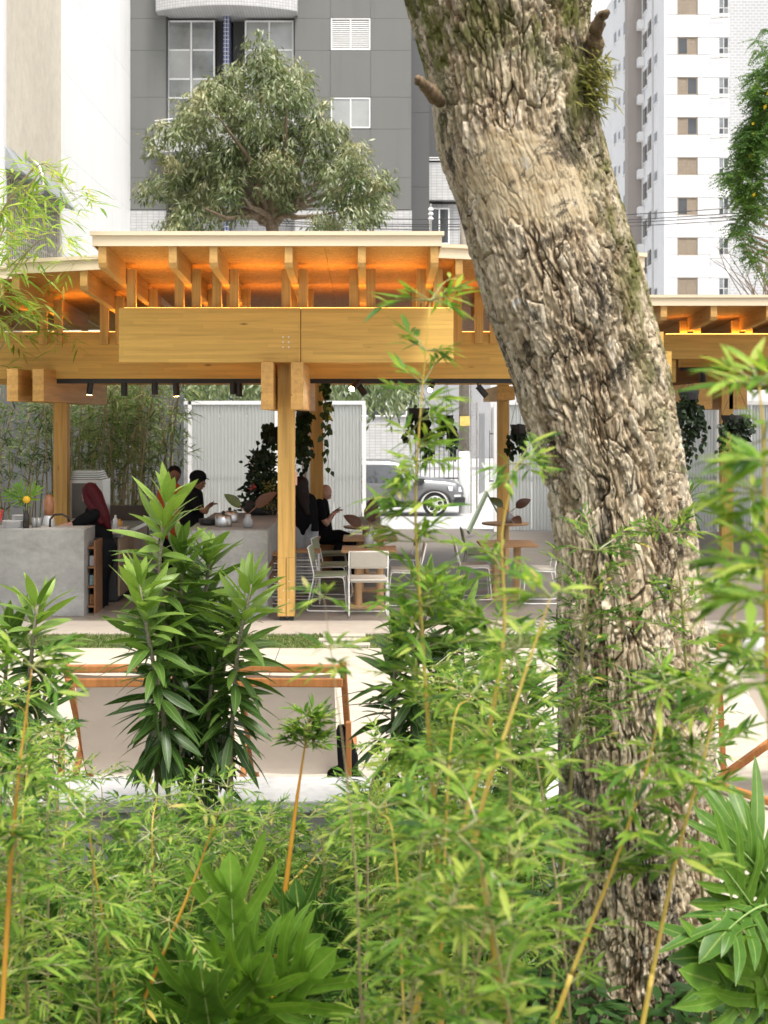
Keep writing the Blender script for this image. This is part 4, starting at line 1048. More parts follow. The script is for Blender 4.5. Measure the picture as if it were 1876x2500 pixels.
def head(c, r, face, mat, hair, par, extra_hair=(), cap=None):
    """face: unit direction the face looks to"""
    f = Vector(face).normalized(); side = f.cross(Vector((0, 0, 1))).normalized(); up = side.cross(f)
    hd_ = []
    body_balls = [(c, r*.80, r*.80, r*1.0), (c + f*r*.25 - up*r*.45, r*.58, r*.58, r*.55)]
    ch = [[(c + f*r*.78 - up*r*.02, r*.10), (c + f*r*.98 - up*r*.28, r*.15), (c + f*r*.80 - up*r*.36, r*.13)],     # nose
          [(c + f*r*.70 - up*r*.62, r*.16), (c + f*r*.74 - up*r*.66, r*.13)], [(c + f*r*.55 - up*r*.95, r*.2), (c + f*r*.4 - up*r*.9, r*.3)],
          [(c + side*r*.80 - up*r*.05, r*.13), (c + side*r*.80 - up*r*.30, r*.1)], [(c - side*r*.80 - up*r*.05, r*.13), (c - side*r*.80 - up*r*.30, r*.1)]]
    return ch, body_balls
def person(label, base, head_c, face, skin, hairm, sk_chains, cloth, hair_chains, hair_balls=(), hr=.115, extra=()):
    t = thing('person', label, 'person', base)
    ch, bl_ = head(Vector(head_c), hr, face, skin, hairm, t)
    bodymesh('body', skin, ch + sk_chains, t, .010, 2, bl_)
    for nm, mt, chs in cloth: bodymesh(nm, mt, chs, t, .014, 5)
    if hair_chains or hair_balls: bodymesh('hair', hairm, hair_chains, t, .012, 3, hair_balls)
    f = Vector(face).normalized(); side = f.cross(Vector((0, 0, 1))).normalized()
    for s in (-1, 1):
        MB().ball(Vector(head_c) + f*hr*.76 + side*s*hr*.30 + Vector((0, 0, hr*.02)), hr*.11, n=8, m=6).build('eye', M['black'], t)
    return t
def hand(w_, tip, r=.03):
    """palm and five fingers from wrist towards tip"""
    w_ = Vector(w_); tip = Vector(tip); d = (tip-w_).normalized(); s = d.cross(Vector((0, 0, 1)))
    s = s.normalized() if s.length > .1 else Vector((1, 0, 0)); n = s.cross(d)
    out = [[(w_, r), (w_ + d*.07, r*1.05)]]
    for k in range(4):
        o = (k-1.5)*.019; L = (.072, .082, .078, .062)[k]
        a = w_ + d*.075 + s*o; b = a + d*L*.55 - n*.012; c = b + d*L*.38 - n*.03
        out.append([(a, .0105), (b, .0095), (c, .0085)])
    a = w_ + d*.025 - s*.03; b = a + d*.035 - s*.022; c = b + d*.03 - n*.01
    out.append([(a, .013), (b, .011), (c, .0095)])
    return out
# woman with red hair leaning over the sink
def q(x, y, Y): return P(x, y, Y)
Yp = 18.15
per1 = person('person with long burgundy hair in black clothes bending over the left counter', (PX(215, Yp), Yp, 0), q(192, 1068, Yp), (-.85, .25, -.5), SKIN, RED,
    [[(q(196, 1085, Yp), .05), (q(204, 1103, Yp), .055)], [(q(168, 1131, Yp-.18), .042), (q(140, 1137, Yp-.22), .036), (q(124, 1140, Yp-.25), .03)], [(q(172, 1125, Yp+.2), .04), (q(145, 1132, Yp+.1), .03)]]
    + hand(q(124, 1140, Yp-.25), q(108, 1147, Yp-.27)) + hand(q(145, 1132, Yp+.1), q(130, 1142, Yp+.05)),
    [('shirt', BLK, [[(q(205, 1108, Yp), .13), (q(214, 1135, Yp), .155), (q(220, 1165, Yp), .15), (q(224, 1186, Yp), .165)], [(q(205, 1112, Yp-.16), .085), (q(186, 1124, Yp-.19), .07), (q(165, 1131, Yp-.19), .062)], [(q(203, 1110, Yp+.16), .08), (q(170, 1126, Yp+.2), .06)]]),
     ('trousers', DKGREY, [[(q(225, 1185, Yp-.06), .155), (q(222, 1215, Yp-.08), .12), (q(214, 1255, Yp-.08), .085), (q(216, 1312, Yp-.04), .06)], [(q(228, 1185, Yp+.09), .155), (q(226, 1220, Yp+.1), .115), (q(222, 1258, Yp+.1), .085), (q(226, 1300, Yp+.14), .06)]]),
     ('shoes', BLK, [[(q(218, 1318, Yp-.04), .05), (q(200, 1322, Yp-.06), .042)], [(q(228, 1308, Yp+.14), .05), (q(212, 1312, Yp+.12), .042)]])],
    [[(q(196, 1058, Yp-.04), .10), (q(207, 1072, Yp-.05), .10), (q(216, 1092, Yp-.1), .085), (q(226, 1115, Yp-.12), .075), (q(234, 1137, Yp-.1), .045)], [(q(186, 1066, Yp-.07), .05), (q(190, 1085, Yp-.09), .045), (q(205, 1105, Yp-.14), .05), (q(218, 1128, Yp-.15), .04)]],
    [(q(195, 1060, Yp), .115, .115, .10)], .11)
# person with cap looking at a phone
Yp = 19.3
cap_person = person('person in black cap and black shirt looking at a phone behind the long counter', (PX(425, Yp), Yp, 0), q(431, 1040, Yp), (.85, -.35, -.4), SKIND, DHAIR,
    [[(q(426, 1055, Yp), .055), (q(421, 1070, Yp), .06)], [(q(432, 1098, Yp-.2), .042), (q(445, 1106, Yp-.3), .036), (q(449, 1096, Yp-.32), .03)]] + hand(q(449, 1096, Yp-.32), q(462, 1086, Yp-.36)),
    [('shirt', BLK, [[(q(418, 1072, Yp), .14), (q(415, 1100, Yp), .17), (q(415, 1150, Yp), .16)], [(q(416, 1076, Yp-.19), .085), (q(424, 1098, Yp-.22), .07)], [(q(420, 1076, Yp+.19), .085), (q(428, 1100, Yp+.2), .07)]]),
     ('trousers', DKGREY, [[(q(413, 1150, Yp-.09), .14), (q(413, 1220, Yp-.09), .1), (q(413, 1283, Yp-.09), .08)], [(q(413, 1150, Yp+.09), .14), (q(413, 1220, Yp+.09), .1), (q(413, 1283, Yp+.09), .08)]])],
    [[(q(420, 1040, Yp), .06), (q(416, 1050, Yp), .055)]], [(q(427, 1036, Yp), .105, .105, .09)], .105)
cp = cap_person
MB().ball(q(428, 1030, Yp), .118, .118, .095, 18, 10).build('cap', BLK, cp, smooth=True)
MB().hexa([q(436, 1030, Yp-.09), q(452, 1037, Yp-.12), q(452, 1037, Yp+.02), q(436, 1030, Yp+.07), q(436, 1027, Yp-.09), q(452, 1035, Yp-.12), q(452, 1035, Yp+.02), q(436, 1027, Yp+.07)]).build('cap_peak', BLK, cp, bevel=.008)
ph = MB().beam(q(452, 1092, Yp-.37), q(463, 1083, Yp-.37), .07, .012).build('phone', M['black'], bevel=.003); tag(ph, 'dark phone held by the person in the cap', 'phone')
# person in orange behind the large-leaved plant
Yp = 20.3
person('person in orange shirt mostly hidden behind the large-leaved plant', (PX(372, Yp), Yp, 0), q(377, 1026, Yp), (-.3, -.9, -.2), SKIND, DHAIR,
    [[(q(376, 1040, Yp), .055), (q(374, 1056, Yp), .06)]],
    [('shirt', ORANGE, [[(q(372, 1060, Yp), .14), (q(370, 1100, Yp), .17), (q(370, 1150, Yp), .16)], [(q(352, 1062, Yp), .08), (q(348, 1095, Yp), .065), (q(356, 1125, Yp-.15), .05)], [(q(392, 1062, Yp), .08), (q(396, 1095, Yp), .065), (q(388, 1125, Yp-.15), .05)]]),
     ('trousers', DKGREY, [[(q(362, 1150, Yp), .13), (q(362, 1264, Yp), .08)], [(q(380, 1150, Yp), .13), (q(380, 1264, Yp), .08)]])],
    [], [(q(377, 1020, Yp+.03), .105, .105, .10)], .11)
# standing woman in black jacket
Yp = 19.6
person('person with long dark hair in black jacket and pale trousers beside the centre column', (PX(657, Yp), Yp, 0), q(650, 1050, Yp), (.1, .95, -.2), SKIN, DHAIR,
    [[(q(650, 1065, Yp), .055), (q(652, 1078, Yp), .06)], [(q(677, 1128, Yp), .035), (q(678, 1134, Yp), .032)]] + hand(q(678, 1132, Yp), q(679, 1150, Yp)),
    [('jacket', BLK, [[(q(653, 1078, Yp), .14), (q(655, 1105, Yp), .175), (q(656, 1142, Yp), .165)], [(q(670, 1080, Yp-.02), .09), (q(677, 1105, Yp), .07), (q(678, 1130, Yp), .055)], [(q(634, 1080, Yp), .09), (q(629, 1105, Yp), .07), (q(630, 1130, Yp), .055)]]),
     ('trousers', DENIM, [[(q(647, 1142, Yp), .155), (q(646, 1180, Yp), .14), (q(646, 1225, Yp), .125), (q(646, 1268, Yp), .12)], [(q(665, 1142, Yp), .155), (q(667, 1180, Yp), .14), (q(667, 1225, Yp), .125), (q(667, 1268, Yp), .12)]]),
     ('shoes', BLK, [[(q(646, 1276, Yp), .05), (q(646, 1276, Yp+.15), .045)], [(q(667, 1276, Yp), .05), (q(667, 1276, Yp+.15), .045)]])],
    [[(q(651, 1045, Yp-.03), .10), (q(654, 1068, Yp-.06), .095), (q(660, 1090, Yp-.14), .075), (q(665, 1108, Yp-.17), .05)]], [(q(650, 1045, Yp), .115, .115, .11)], .11)
hb = thing('hand_bag', 'black hand bag hanging at the standing person', 'bag', q(680, 1140, Yp-.25))
MB().hexa([q(672, 1148, Yp-.30), q(690, 1148, Yp-.30), q(690, 1148, Yp-.18), q(672, 1148, Yp-.18), q(674, 1120, Yp-.28), q(688, 1120, Yp-.28), q(688, 1120, Yp-.2), q(674, 1120, Yp-.2)]).build('pouch', BLK, hb, bevel=.02)
MB().tube([q(675, 1121, Yp-.24), q(672, 1095, Yp-.2), q(668, 1078, Yp-.1)], .012, 6).build('strap', BLK, hb)
# bald man seated, reading a phone
Yp = 22.0
person('bald person in black shirt seated on a stool looking down at a phone', (PX(707, Yp), Yp, .47), q(704, 1063, Yp), (.80, -.1, -.62), SKIN, DHAIR,
    [[(q(698, 1076, Yp), .06), (q(692, 1088, Yp), .065)], [(q(698, 1118, Yp-.2), .048), (q(706, 1133, Yp-.22), .042), (q(716, 1114, Yp-.16), .03)], [(q(706, 1132, Yp+.15), .042), (q(722, 1108, Yp+.02), .03)]]
    + hand(q(716, 1114, Yp-.16), q(728, 1103, Yp-.12), .03) + hand(q(722, 1108, Yp+.02), q(731, 1102, Yp), .03),
    [('shirt', BLK, [[(q(691, 1090, Yp), .145), (q(693, 1125, Yp), .165), (q(699, 1158, Yp), .16)], [(q(691, 1093, Yp-.18), .088), (q(698, 1116, Yp-.21), .066)], [(q(694, 1093, Yp+.18), .088), (q(702, 1120, Yp+.19), .066)]]),
     ('trousers', BLK, [[(q(704, 1163, Yp-.1), .13), (q(735, 1160, Yp-.18), .105), (q(757, 1165, Yp-.2), .08), (q(754, 1200, Yp-.2), .065), (q(752, 1228, Yp-.2), .052)], [(q(704, 1163, Yp+.1), .13), (q(735, 1158, Yp+.14), .105), (q(762, 1166, Yp+.16), .08), (q(760, 1200, Yp+.16), .065), (q(758, 1224, Yp+.16), .052)]]),
     ('shoes', BLK, [[(q(752, 1235, Yp-.2), .045), (q(768, 1237, Yp-.24), .04)], [(q(758, 1231, Yp+.16), .045), (q(774, 1233, Yp+.12), .04)]])],
    [], [], .118)
ph = MB().beam(q(722, 1104, Yp-.1), q(736, 1096, Yp-.1), .075, .012).build('phone', M['black'], bevel=.003); tag(ph, 'dark phone held by the bald seated person', 'phone')
bp = thing('backpack', 'black backpack leaning at the knees of the seated person', 'backpack', q(735, 1235, Yp-.35))
MB().hexa([q(716, 1236, Yp-.42), q(752, 1236, Yp-.42), q(752, 1236, Yp-.24), q(716, 1236, Yp-.24), q(722, 1172, Yp-.36), q(746, 1172, Yp-.36), q(746, 1172, Yp-.26), q(722, 1172, Yp-.26)]).build('bag', BLK, bp, bevel=.05)
MB().tube([q(746, 1176, Yp-.3), q(758, 1190, Yp-.36), q(766, 1215, Yp-.36), q(762, 1235, Yp-.34)], .014, 6).build('strap', BLK, bp)
# pedestrian across the street
Yp = 74.0
def qq(dx, z): return Vector((PX(979, Yp) + dx, Yp, PZ(997, Yp) + z))
person('distant person in dark open coat and white top walking across the street', (PX(979, Yp), Yp, PZ(997, Yp)), qq(0, 1.58), (0, -1, 0), SKIN, DHAIR,
    [[(qq(0, 1.47), .055), (qq(0, 1.42), .06)]],
    [('coat', DKGREY, [[(qq(-.12, 1.36), .11), (qq(-.14, 1.05), .12), (qq(-.14, .7), .12)], [(qq(.12, 1.36), .11), (qq(.14, 1.05), .12), (qq(.14, .7), .12)], [(qq(-.24, 1.34), .07), (qq(-.28, .9), .055)], [(qq(.24, 1.34), .07), (qq(.28, .9), .055)]]),
     ('top', M['white'], [[(qq(0, 1.34)-Vector((0, .07, 0)), .085), (qq(0, .85)-Vector((0, .07, 0)), .085)]]),
     ('trousers', DKGREY, [[(qq(-.08, .85), .1), (qq(-.1, .1), .07)], [(qq(.08, .85), .1), (qq(.11, .1), .07)]]),
     ('shoes', BLK, [[(qq(-.1, .05), .05), (qq(-.1, .04)-Vector((0, .14, 0)), .045)], [(qq(.11, .05), .05), (qq(.11, .04)-Vector((0, .14, 0)), .045)]])],
    [], [(qq(0, 1.61)+Vector((0, .03, 0)), .115, .115, .105)], .115)

# ------------------------------------------------------------------ deck chairs
M['chairwood'] = wood('deck_chair_wood', (.44, .185, .06, 1), 'z', .06, lamaxis='x', knots=False, var=.22)
def canvasmat():
    m, nt, N, L, B = newmat('taupe_canvas'); B.inputs['Roughness'].default_value = .9; B.inputs['Specular IOR Level'].default_value = .1
    c = ramp(nt, noise_n(nt, texco(nt), 6, 4), [(.3, (.57, .51, .43, 1)), (.7, (.63, .565, .48, 1))]); L.new(c, B.inputs['Base Color'])
    tr = N.new('ShaderNodeBsdfTranslucent'); L.new(c, tr.inputs['Color']); mx = N.new('ShaderNodeMixShader'); mx.inputs[0].default_value = .6
    L.new(B.outputs[0], mx.inputs[1]); L.new(tr.outputs[0], mx.inputs[2]); L.new(mx.outputs[0], N['Material Output'].inputs['Surface']); return m
M['canvas'] = canvasmat()
def deckchair(xc, Y, w, ang, label, s_=1.0):
    """seen from behind when ang=0; local +f points away from the camera"""
    base = Vector((xc, Y, 0)); t = thing('deck_chair', label, 'deck chair', base, 'deck chairs on the plaza')
    ca, sa = math.cos(ang), math.sin(ang)
    def L_(s, f, z): return base + Vector((s*ca - f*sa, s*sa + f*ca, z))
    h = w/2
    for s in (-h, h):
        MB().beam(L_(s, -.12, 1.02), L_(s, .95, .06), .035, .055).build('long_rail', M['chairwood'], t, bevel=.006)
        MB().beam(L_(s*1.08, -.20, .02), L_(s*1.08, .72, .42), .035, .05).build('short_rail', M['chairwood'], t, bevel=.006)
        MB().beam(L_(s*1.10, -.10, .70), L_(s*1.10, -.06, .05), .032, .045, (0, 1, 0)).build('prop_leg', M['chairwood'], t, bevel=.006)
    for f, z in ((-.12, 1.0), (.93, .08), (.70, .42), (-.18, .05)):
        MB().beam(L_(-h, f, z), L_(h, f, z), .045, .045).build('cross_rail', M['chairwood'], t, bevel=.01)
    MB().beam(L_(-h, -.145, .925), L_(h, -.145, .925), .02, .05).build('top_slat', M['chairwood'], t, bevel=.006)
    n = 14; V = []; F = []
    cw = h - .05
    for i in range(n+1):
        u = i/n
        f = -.13 + .82*u; z = .96*(1-u) + .40*u - .42*math.sin(math.pi*u)*(.6+.4*u)
        for k in range(7):
            v = -1 + 2*k/6
            V.append(tuple(L_(cw*v, f, z + .012*v*v)))
    for i in range(n):
        for k in range(6): b = i*7+k; F.append((b, b+1, b+8, b+7))
    np_mesh('canvas', np.array(V), np.array(F), M['canvas'], t)
    return t
YD = 8.0
deckchair(PX(628, YD), YD+.1, .60, rad(-2), 'wooden deck chair with taupe canvas seen from behind, right of the large-leaved plant')
deckchair(PX(258, YD), YD+.1, .60, rad(3), 'wooden deck chair with taupe canvas partly hidden by the large-leaved plant')
deckchair(PX(1630, 9.3), 9.0, .60, rad(-62), 'wooden deck chair with white canvas turned sideways right of the trunk')
pl_ = MB().ball(P(1650, 1395, 8.9), .14, .16, .09, 18, 10).build('cushion', M['cap'], smooth=True); tag(pl_, 'white cushion on the right-hand deck chair', 'cushion')
bb = MB().lathe((PX(738, YD), YD+.45, 0), [(.07, 0), (.1, .08), (.09, .4), (.03, .58)], 16).build('black_bag', BLK, smooth=True); tag(bb, 'black bag beside the right-hand deck chair back', 'bag')
# stepping slabs in the lawn
for k, (xa, xb, ya, yb) in enumerate([(697, 790, 15.60, 15.78), (689, 782, 15.28, 15.46), (700, 800, 14.98, 15.14)]):
    o = MB().box(PX(xa, 15.4), PX(xb, 15.4), ya, yb, -.02, .022).build('stepping_slab', M['plaza'], bevel=.004)
    tag(o, ['farthest pale stepping slab in the grass strip', 'middle pale stepping slab in the grass strip', 'nearest pale stepping slab in the grass strip'][k], 'stepping stone', 'stepping slabs')
# ------------------------------------------------------------------ leaf machinery
def leaf_tpl(n=4, fold=.22, droop=.25, peak=.38, flat=False):
    """unit leaf along +y (length 1, width 1), three vertices in each row"""
    V = []; F = []
    for i in range(n+1):
        t = i/n
        wv = .5 * (math.sin(math.pi * t**math.log(.5, peak if peak < 1 else .5)) ** .85 if 0 < t < 1 else .03)
        V += [(-wv, t, fold*wv), (0, t, 0), (wv, t, fold*wv)]
    for i in range(n):
        b = 3*i; F += [(b, b+1, b+4, b+3), (b+1, b+2, b+5, b+4)]
    V = np.array(V); D = -droop * V[:,1]**2
    return V, np.array(F), D
class Leaves:
    """many leaves gathered into one mesh"""
    def __init__(s): s.p = []; s.d = []; s.u = []; s.L = []; s.W = []; s.t = []; s.dr = []
    def add(s, p, d, u, L, W, t, dr=1.0):
        s.p.append(tuple(p)); s.d.append(tuple(d)); s.u.append(tuple(u)); s.L.append(L); s.W.append(W); s.t.append(t); s.dr.append(dr)
    def mesh(s, tpl):
        V, F, D = tpl; n = len(s.p); k = len(V)
        p = np.array(s.p); d = np.array(s.d); u = np.array(s.u); L = np.array(s.L); W = np.array(s.W)
        d /= np.linalg.norm(d, axis=1)[:, None] + 1e-9
        x = np.cross(d, u); x /= np.linalg.norm(x, axis=1)[:, None] + 1e-9
        z = np.cross(x, d)
        out = p[:, None, :] + x[:, None, :] * (V[None, :, 0] * W[:, None])[..., None] + d[:, None, :] * (V[None, :, 1] * L[:, None])[..., None] + z[:, None, :] * (V[None, :, 2] * W[:, None])[..., None]
        out[:, :, 2] += D[None, :] * (L * np.array(s.dr))[:, None]
        f = (F[None, :, :] + (np.arange(n) * k)[:, None, None]).reshape(-1, F.shape[1])
        return out.reshape(-1, 3), f, np.repeat(np.array(s.t), k)
    def build(s, name, mat, parent, tpl, kind=None):
        if not s.p: return None
        V, F, t = s.mesh(tpl)
        o = np_mesh(name, V, F, mat, parent, attrs={'tint': t})
        if kind: o['kind'] = kind
        return o
    def build_singles(s, idx, name, mat, parent, shapes):
        """the chosen leaves as objects of their own sharing a few meshes"""
        base = wpos(parent)
        for i in idx:
            me = shapes[min(len(shapes)-1, int(s.t[i]*len(shapes)))]
            d = Vector(s.d[i]).normalized(); u = Vector(s.u[i]); x = d.cross(u).normalized(); z = x.cross(d)
            L, W = s.L[i], s.W[i]
            mt = Matrix(((x.x*W, d.x*L, z.x*W, s.p[i][0]-base.x), (x.y*W, d.y*L, z.y*W, s.p[i][1]-base.y), (x.z*W, d.z*L, z.z*W, s.p[i][2]-base.z), (0, 0, 0, 1)))
            o = bpy.data.objects.new(name, me); COL.objects.link(o); o.parent = parent; o.matrix_local = mt
    def drop(s, idx):
        keep = [i for i in range(len(s.p)) if i not in idx]
        for a in ('p', 'd', 'u', 'L', 'W', 't', 'dr'): setattr(s, a, [getattr(s, a)[i] for i in keep])
def leaf_shapes(name, tpl, mat, n=6, bend=.25):
    V, F, D = tpl; out = []
    for i in range(n):
        v = V.copy(); v[:, 2] += D / .16 * .02 * 0
        v[:, 2] -= bend * (1 + .6*(i % 3)) * v[:, 1]**2
        me = bpy.data.meshes.new(name); me.from_pydata(v.tolist(), [], F.tolist())
        a = me.attributes.new('tint', 'FLOAT', 'POINT'); a.data.foreach_set('value', np.full(len(v), (i+.5)/n, dtype=np.float32))
        me.polygons.foreach_set('use_smooth', [True]*len(me.polygons)); me.materials.append(mat); out.append(me)
    return out
def rv(s=1.0): return Vector((random.gauss(0, s), random.gauss(0, s), random.gauss(0, s)))
def runit():
    v = rv(); return v.normalized() if v.length > 1e-6 else Vector((0, 0, 1))

# ------------------------------------------------------------------ the big trunk
def vnoise3(p, seed=0):
    """smooth value noise, p (n,3)"""
    i = np.floor(p).astype(np.int64); f = p - i; f = f*f*(3-2*f)
    def h(a, b, c):
        n = (a*374761393 + b*668265263 + c*2147483647 + seed*1274126177) & 0xffffffff
        n = ((n ^ (n >> 13)) * 1274126177) & 0xffffffff; n = (n ^ (n >> 16)) & 0xffffffff
        return n / 4294967295.0
    x, y, z = i[:,0], i[:,1], i[:,2]; r = 0
    for dx in (0, 1):
        for dy in (0, 1):
            for dz in (0, 1):
                wgt = np.where(dx, f[:,0], 1-f[:,0]) * np.where(dy, f[:,1], 1-f[:,1]) * np.where(dz, f[:,2], 1-f[:,2])
                r = r + wgt * h(x+dx, y+dy, z+dz)
    return r
def fbm(p, o=4, seed=0):
    r = 0; a = .5
    for k in range(o): r = r + a * vnoise3(p * 2**k, seed+k*17); a *= .5
    return r
def worley(p, seed=0):
    i = np.floor(p).astype(np.int64); F1 = np.full(len(p), 9.0); F2 = np.full(len(p), 9.0); idv = np.zeros(len(p))
    def hh(a, b, c, s):
        n = (a*374761393 + b*668265263 + c*1440662683 + (seed*7+s)*1274126177) & 0xffffffff
        n = ((n ^ (n >> 13)) * 1274126177) & 0xffffffff; n = (n ^ (n >> 16)) & 0xffffffff
        return n / 4294967295.0
    for dx in (-1, 0, 1):
        for dy in (-1, 0, 1):
            for dz in (-1, 0, 1):
                c = i + np.array([dx, dy, dz])
                q_ = np.stack([c[:,k] + .1 + .8*hh(c[:,0], c[:,1], c[:,2], k) for k in range(3)], 1)
                d = np.sqrt(((p - q_)**2).sum(1)); cid = hh(c[:,0], c[:,1], c[:,2], 5)
                nearer = d < F1
                F2 = np.where(nearer, F1, np.minimum(F2, d)); idv = np.where(nearer, cid, idv); F1 = np.where(nearer, d, F1)
    return F1, F2, idv
YTR = 5.5
LE = [(-260, 838), (-120, 855), (0, 880), (60, 898), (130, 915), (220, 938), (330, 948), (430, 985), (530, 1010), (680, 1050), (800, 1098), (900, 1125), (1050, 1180), (1200, 1200), (1400, 1203), (1600, 1205), (1800, 1210), (2000, 1206), (2212, 1198), (2330, 1180)]
RE = [(-260, 1330), (-120, 1300), (0, 1284), (60, 1278), (130, 1278), (220, 1290), (330, 1312), (430, 1342), (530, 1370), (680, 1410), (800, 1438), (900, 1456), (1050, 1477), (1200, 1500), (1400, 1520), (1600, 1535), (1800, 1545), (2000, 1555), (2212, 1560), (2330, 1585)]
NR, NC = 1000, 460
yy = np.linspace(-230, 2320, NR)
le = np.interp(yy, [a for a, b in LE], [b for a, b in LE]); re = np.interp(yy, [a for a, b in RE], [b for a, b in RE])
def smooth1(a, k=25):
    pad = np.pad(a, k, mode='edge'); ker = np.hanning(2*k+1); ker /= ker.sum(); return np.convolve(pad, ker, 'valid')
le = smooth1(le); re = smooth1(re)
rr = (re - le) / 2 * YTR / FPX - .012; cxr = ((re + le) / 2 - VX) / FPX * YTR; zr_ = CAMZ + (VY - yy) / FPX * YTR
th = np.concatenate([np.linspace(math.pi*.94, math.pi*2.06, 350, endpoint=False), np.linspace(math.pi*2.06, math.pi*2.94, NC-350, endpoint=False)])   # finer on the side that is seen
TH, RI = np.meshgrid(th, np.arange(NR)); TH = TH.ravel(); RI = RI.ravel()
R0 = rr[RI]; CX = cxr[RI]; ZZ = zr_[RI]
ux, uy = np.cos(TH), np.sin(TH)
lob = .018*np.sin(3*TH + 1.2 + ZZ*.8) + .012*np.sin(5*TH - ZZ*1.7)
pp3 = np.stack([ux*R0, uy*R0, ZZ], 1)
warp = np.stack([fbm(pp3*6, 3, 3), fbm(pp3*6, 3, 9), fbm(pp3*6, 3, 21)], 1) - .45
def sstep(a, b, x): t = np.clip((x-a)/(b-a), 0, 1); return t*t*(3-2*t)
q1 = (pp3 + warp*np.array([.07, .07, .22])) / np.array([.046, .046, .30])
F1, F2, id1 = worley(q1, 1); e1 = F2-F1
q2 = (pp3 + warp*np.array([.05, .05, .12])) / np.array([.022, .022, .12])
G1, G2, id2 = worley(q2, 4); e2 = G2-G1
q3 = (pp3 + warp*.03) / np.array([.010, .010, .028])
H1, H2, id3 = worley(q3, 8)
n1 = fbm(pp3*np.array([9, 9, 4]), 4, 30); n2 = fbm(pp3*np.array([14, 14, 6]) + 3, 3, 77)
xd = VX + (CX + ux*R0) / YTR * FPX; yd = VY - (ZZ - CAMZ) / YTR * FPX
bare = np.exp(-(((xd - 1120 - (yd-400)*.35)/135)**2 + ((yd - 410)/125)**2)) * (uy < .2)
smoothz = sstep(.35, .62, bare + .5*(fbm(pp3*np.array([9, 9, 6]) + 7, 4, 44) - .45))
wide = .015 + .13*n2**2                                        # fissures open and close along their length
c1 = sstep(0, 1, np.clip(e1/np.maximum(wide, .02), 0, 1)); c2 = sstep(.0, .16, e2)
rg = 1 - np.abs(2*fbm((pp3+warp*.06)*np.array([34, 34, 6]), 3, 61)/.875 - 1)
low = sstep(2.2, 1.2, ZZ)
k_ = 1 - .8*smoothz
rg2 = 1 - np.abs(2*fbm((pp3+warp*.04)*np.array([70, 70, 11]), 3, 91)/.875 - 1)
hgt = .036*(c1-1)*k_ + .009*id1*k_ + (.010*(c2-1)*sstep(.3, .6, n1) + .006*(id2-.5))*(1-.7*smoothz) - (.016+.008*low)*sstep(.86, .97, rg)*k_ - .007*sstep(.85, .97, rg2)*k_ + .0025*(id3-.5)*k_ + .012*(n1-.5) + lob*.5 + .008
rad_ = R0 + hgt
TV = np.stack([CX + ux*rad_, YTR + uy*rad_, ZZ], 1)
ii = np.arange(NR*NC).reshape(NR, NC)
TF = np.stack([ii[:-1], np.roll(ii, -1, 1)[:-1], np.roll(ii, -1, 1)[1:], ii[1:]], -1).reshape(-1, 4)[:, ::-1]
tone = np.clip(.40*id1 + .38*id2 + .22*id3 - .05, 0, 1)
def barkmat():
    m, nt, N, L, B = newmat('flaky_bark'); B.inputs['Roughness'].default_value = .85; B.inputs['Specular IOR Level'].default_value = .2
    at = N.new('ShaderNodeAttribute'); at.attribute_name = 'plate'; v = texco(nt)
    ab = N.new('ShaderNodeAttribute'); ab.attribute_name = 'bare'
    col = ramp(nt, at.outputs['Fac'], [(.12, (.21, .15, .092, 1)), (.24, (.40, .305, .20, 1)), (.42, (.55, .45, .315, 1)), (.70, (.66, .565, .425, 1)), (1.0, (.76, .69, .57, 1))])
    fine = noise_n(nt, texco(nt, (75, 75, 20)), 1.0, 8, .78)
    col = mixc(nt, .8, col, mixc(nt, 1.0, col, ramp(nt, fine, [(.34, (.32, .28, .24, 1)), (.48, (.95, .94, .91, 1)), (.66, (1.38, 1.36, 1.30, 1))]), 'MULTIPLY'))
    col = mixc(nt, ab.outputs['Fac'], col, ramp(nt, noise_n(nt, texco(nt, (10, 10, 16)), 1.0, 5, .6, .8), [(.3, (.44, .32, .17, 1)), (.6, (.68, .56, .37, 1))]))
    lich = noise_n(nt, texco(nt, (4.5, 4.5, 2.6)), 1.0, 10, .80, .6)                 # black lichen patches
    col = mixc(nt, ramp(nt, lich, [(.525, (0, 0, 0, 1)), (.575, (.86, .86, .86, 1))]), col, (.040, .034, .028, 1))
    pale = noise_n(nt, texco(nt, (14, 14, 8)), 1.0, 5, .7, .4)                        # pale crusts
    col = mixc(nt, ramp(nt, pale, [(.62, (0, 0, 0, 1)), (.68, (.75, .75, .75, 1))]), col, (.60, .59, .55, 1))
    am = N.new('ShaderNodeAttribute'); am.attribute_name = 'moss'
    mn = noise_n(nt, texco(nt, (9, 9, 6)), 1.0, 6, .7)
    mf = math_n(nt, 'MULTIPLY', am.outputs['Fac'], ramp(nt, mn, [(.42, (0, 0, 0, 1)), (.58, (1, 1, 1, 1))]))
    col = mixc(nt, mf, col, (.13, .135, .035, 1))
    L.new(col, B.inputs['Base Color']); bump(nt, B, fine, .9, .008); return m
moss = np.clip(sstep(3.35, 3.9, ZZ)*.95 + sstep(.25, .8, ux)*sstep(1.9, 2.7, ZZ)*.95 + .25*sstep(.5, .9, -ux)*sstep(2.5, 3.2, ZZ), 0, 1)
tree = thing('big_tree', 'large leaning tree trunk with thick flaky bark in the foreground', 'tree', (float(cxr[-1]), YTR, 0))
M['bark'] = barkmat()
np_mesh('trunk', TV, TF, M['bark'], tree, attrs={'plate': tone, 'moss': moss, 'bare': smoothz*.9}, smooth=True)
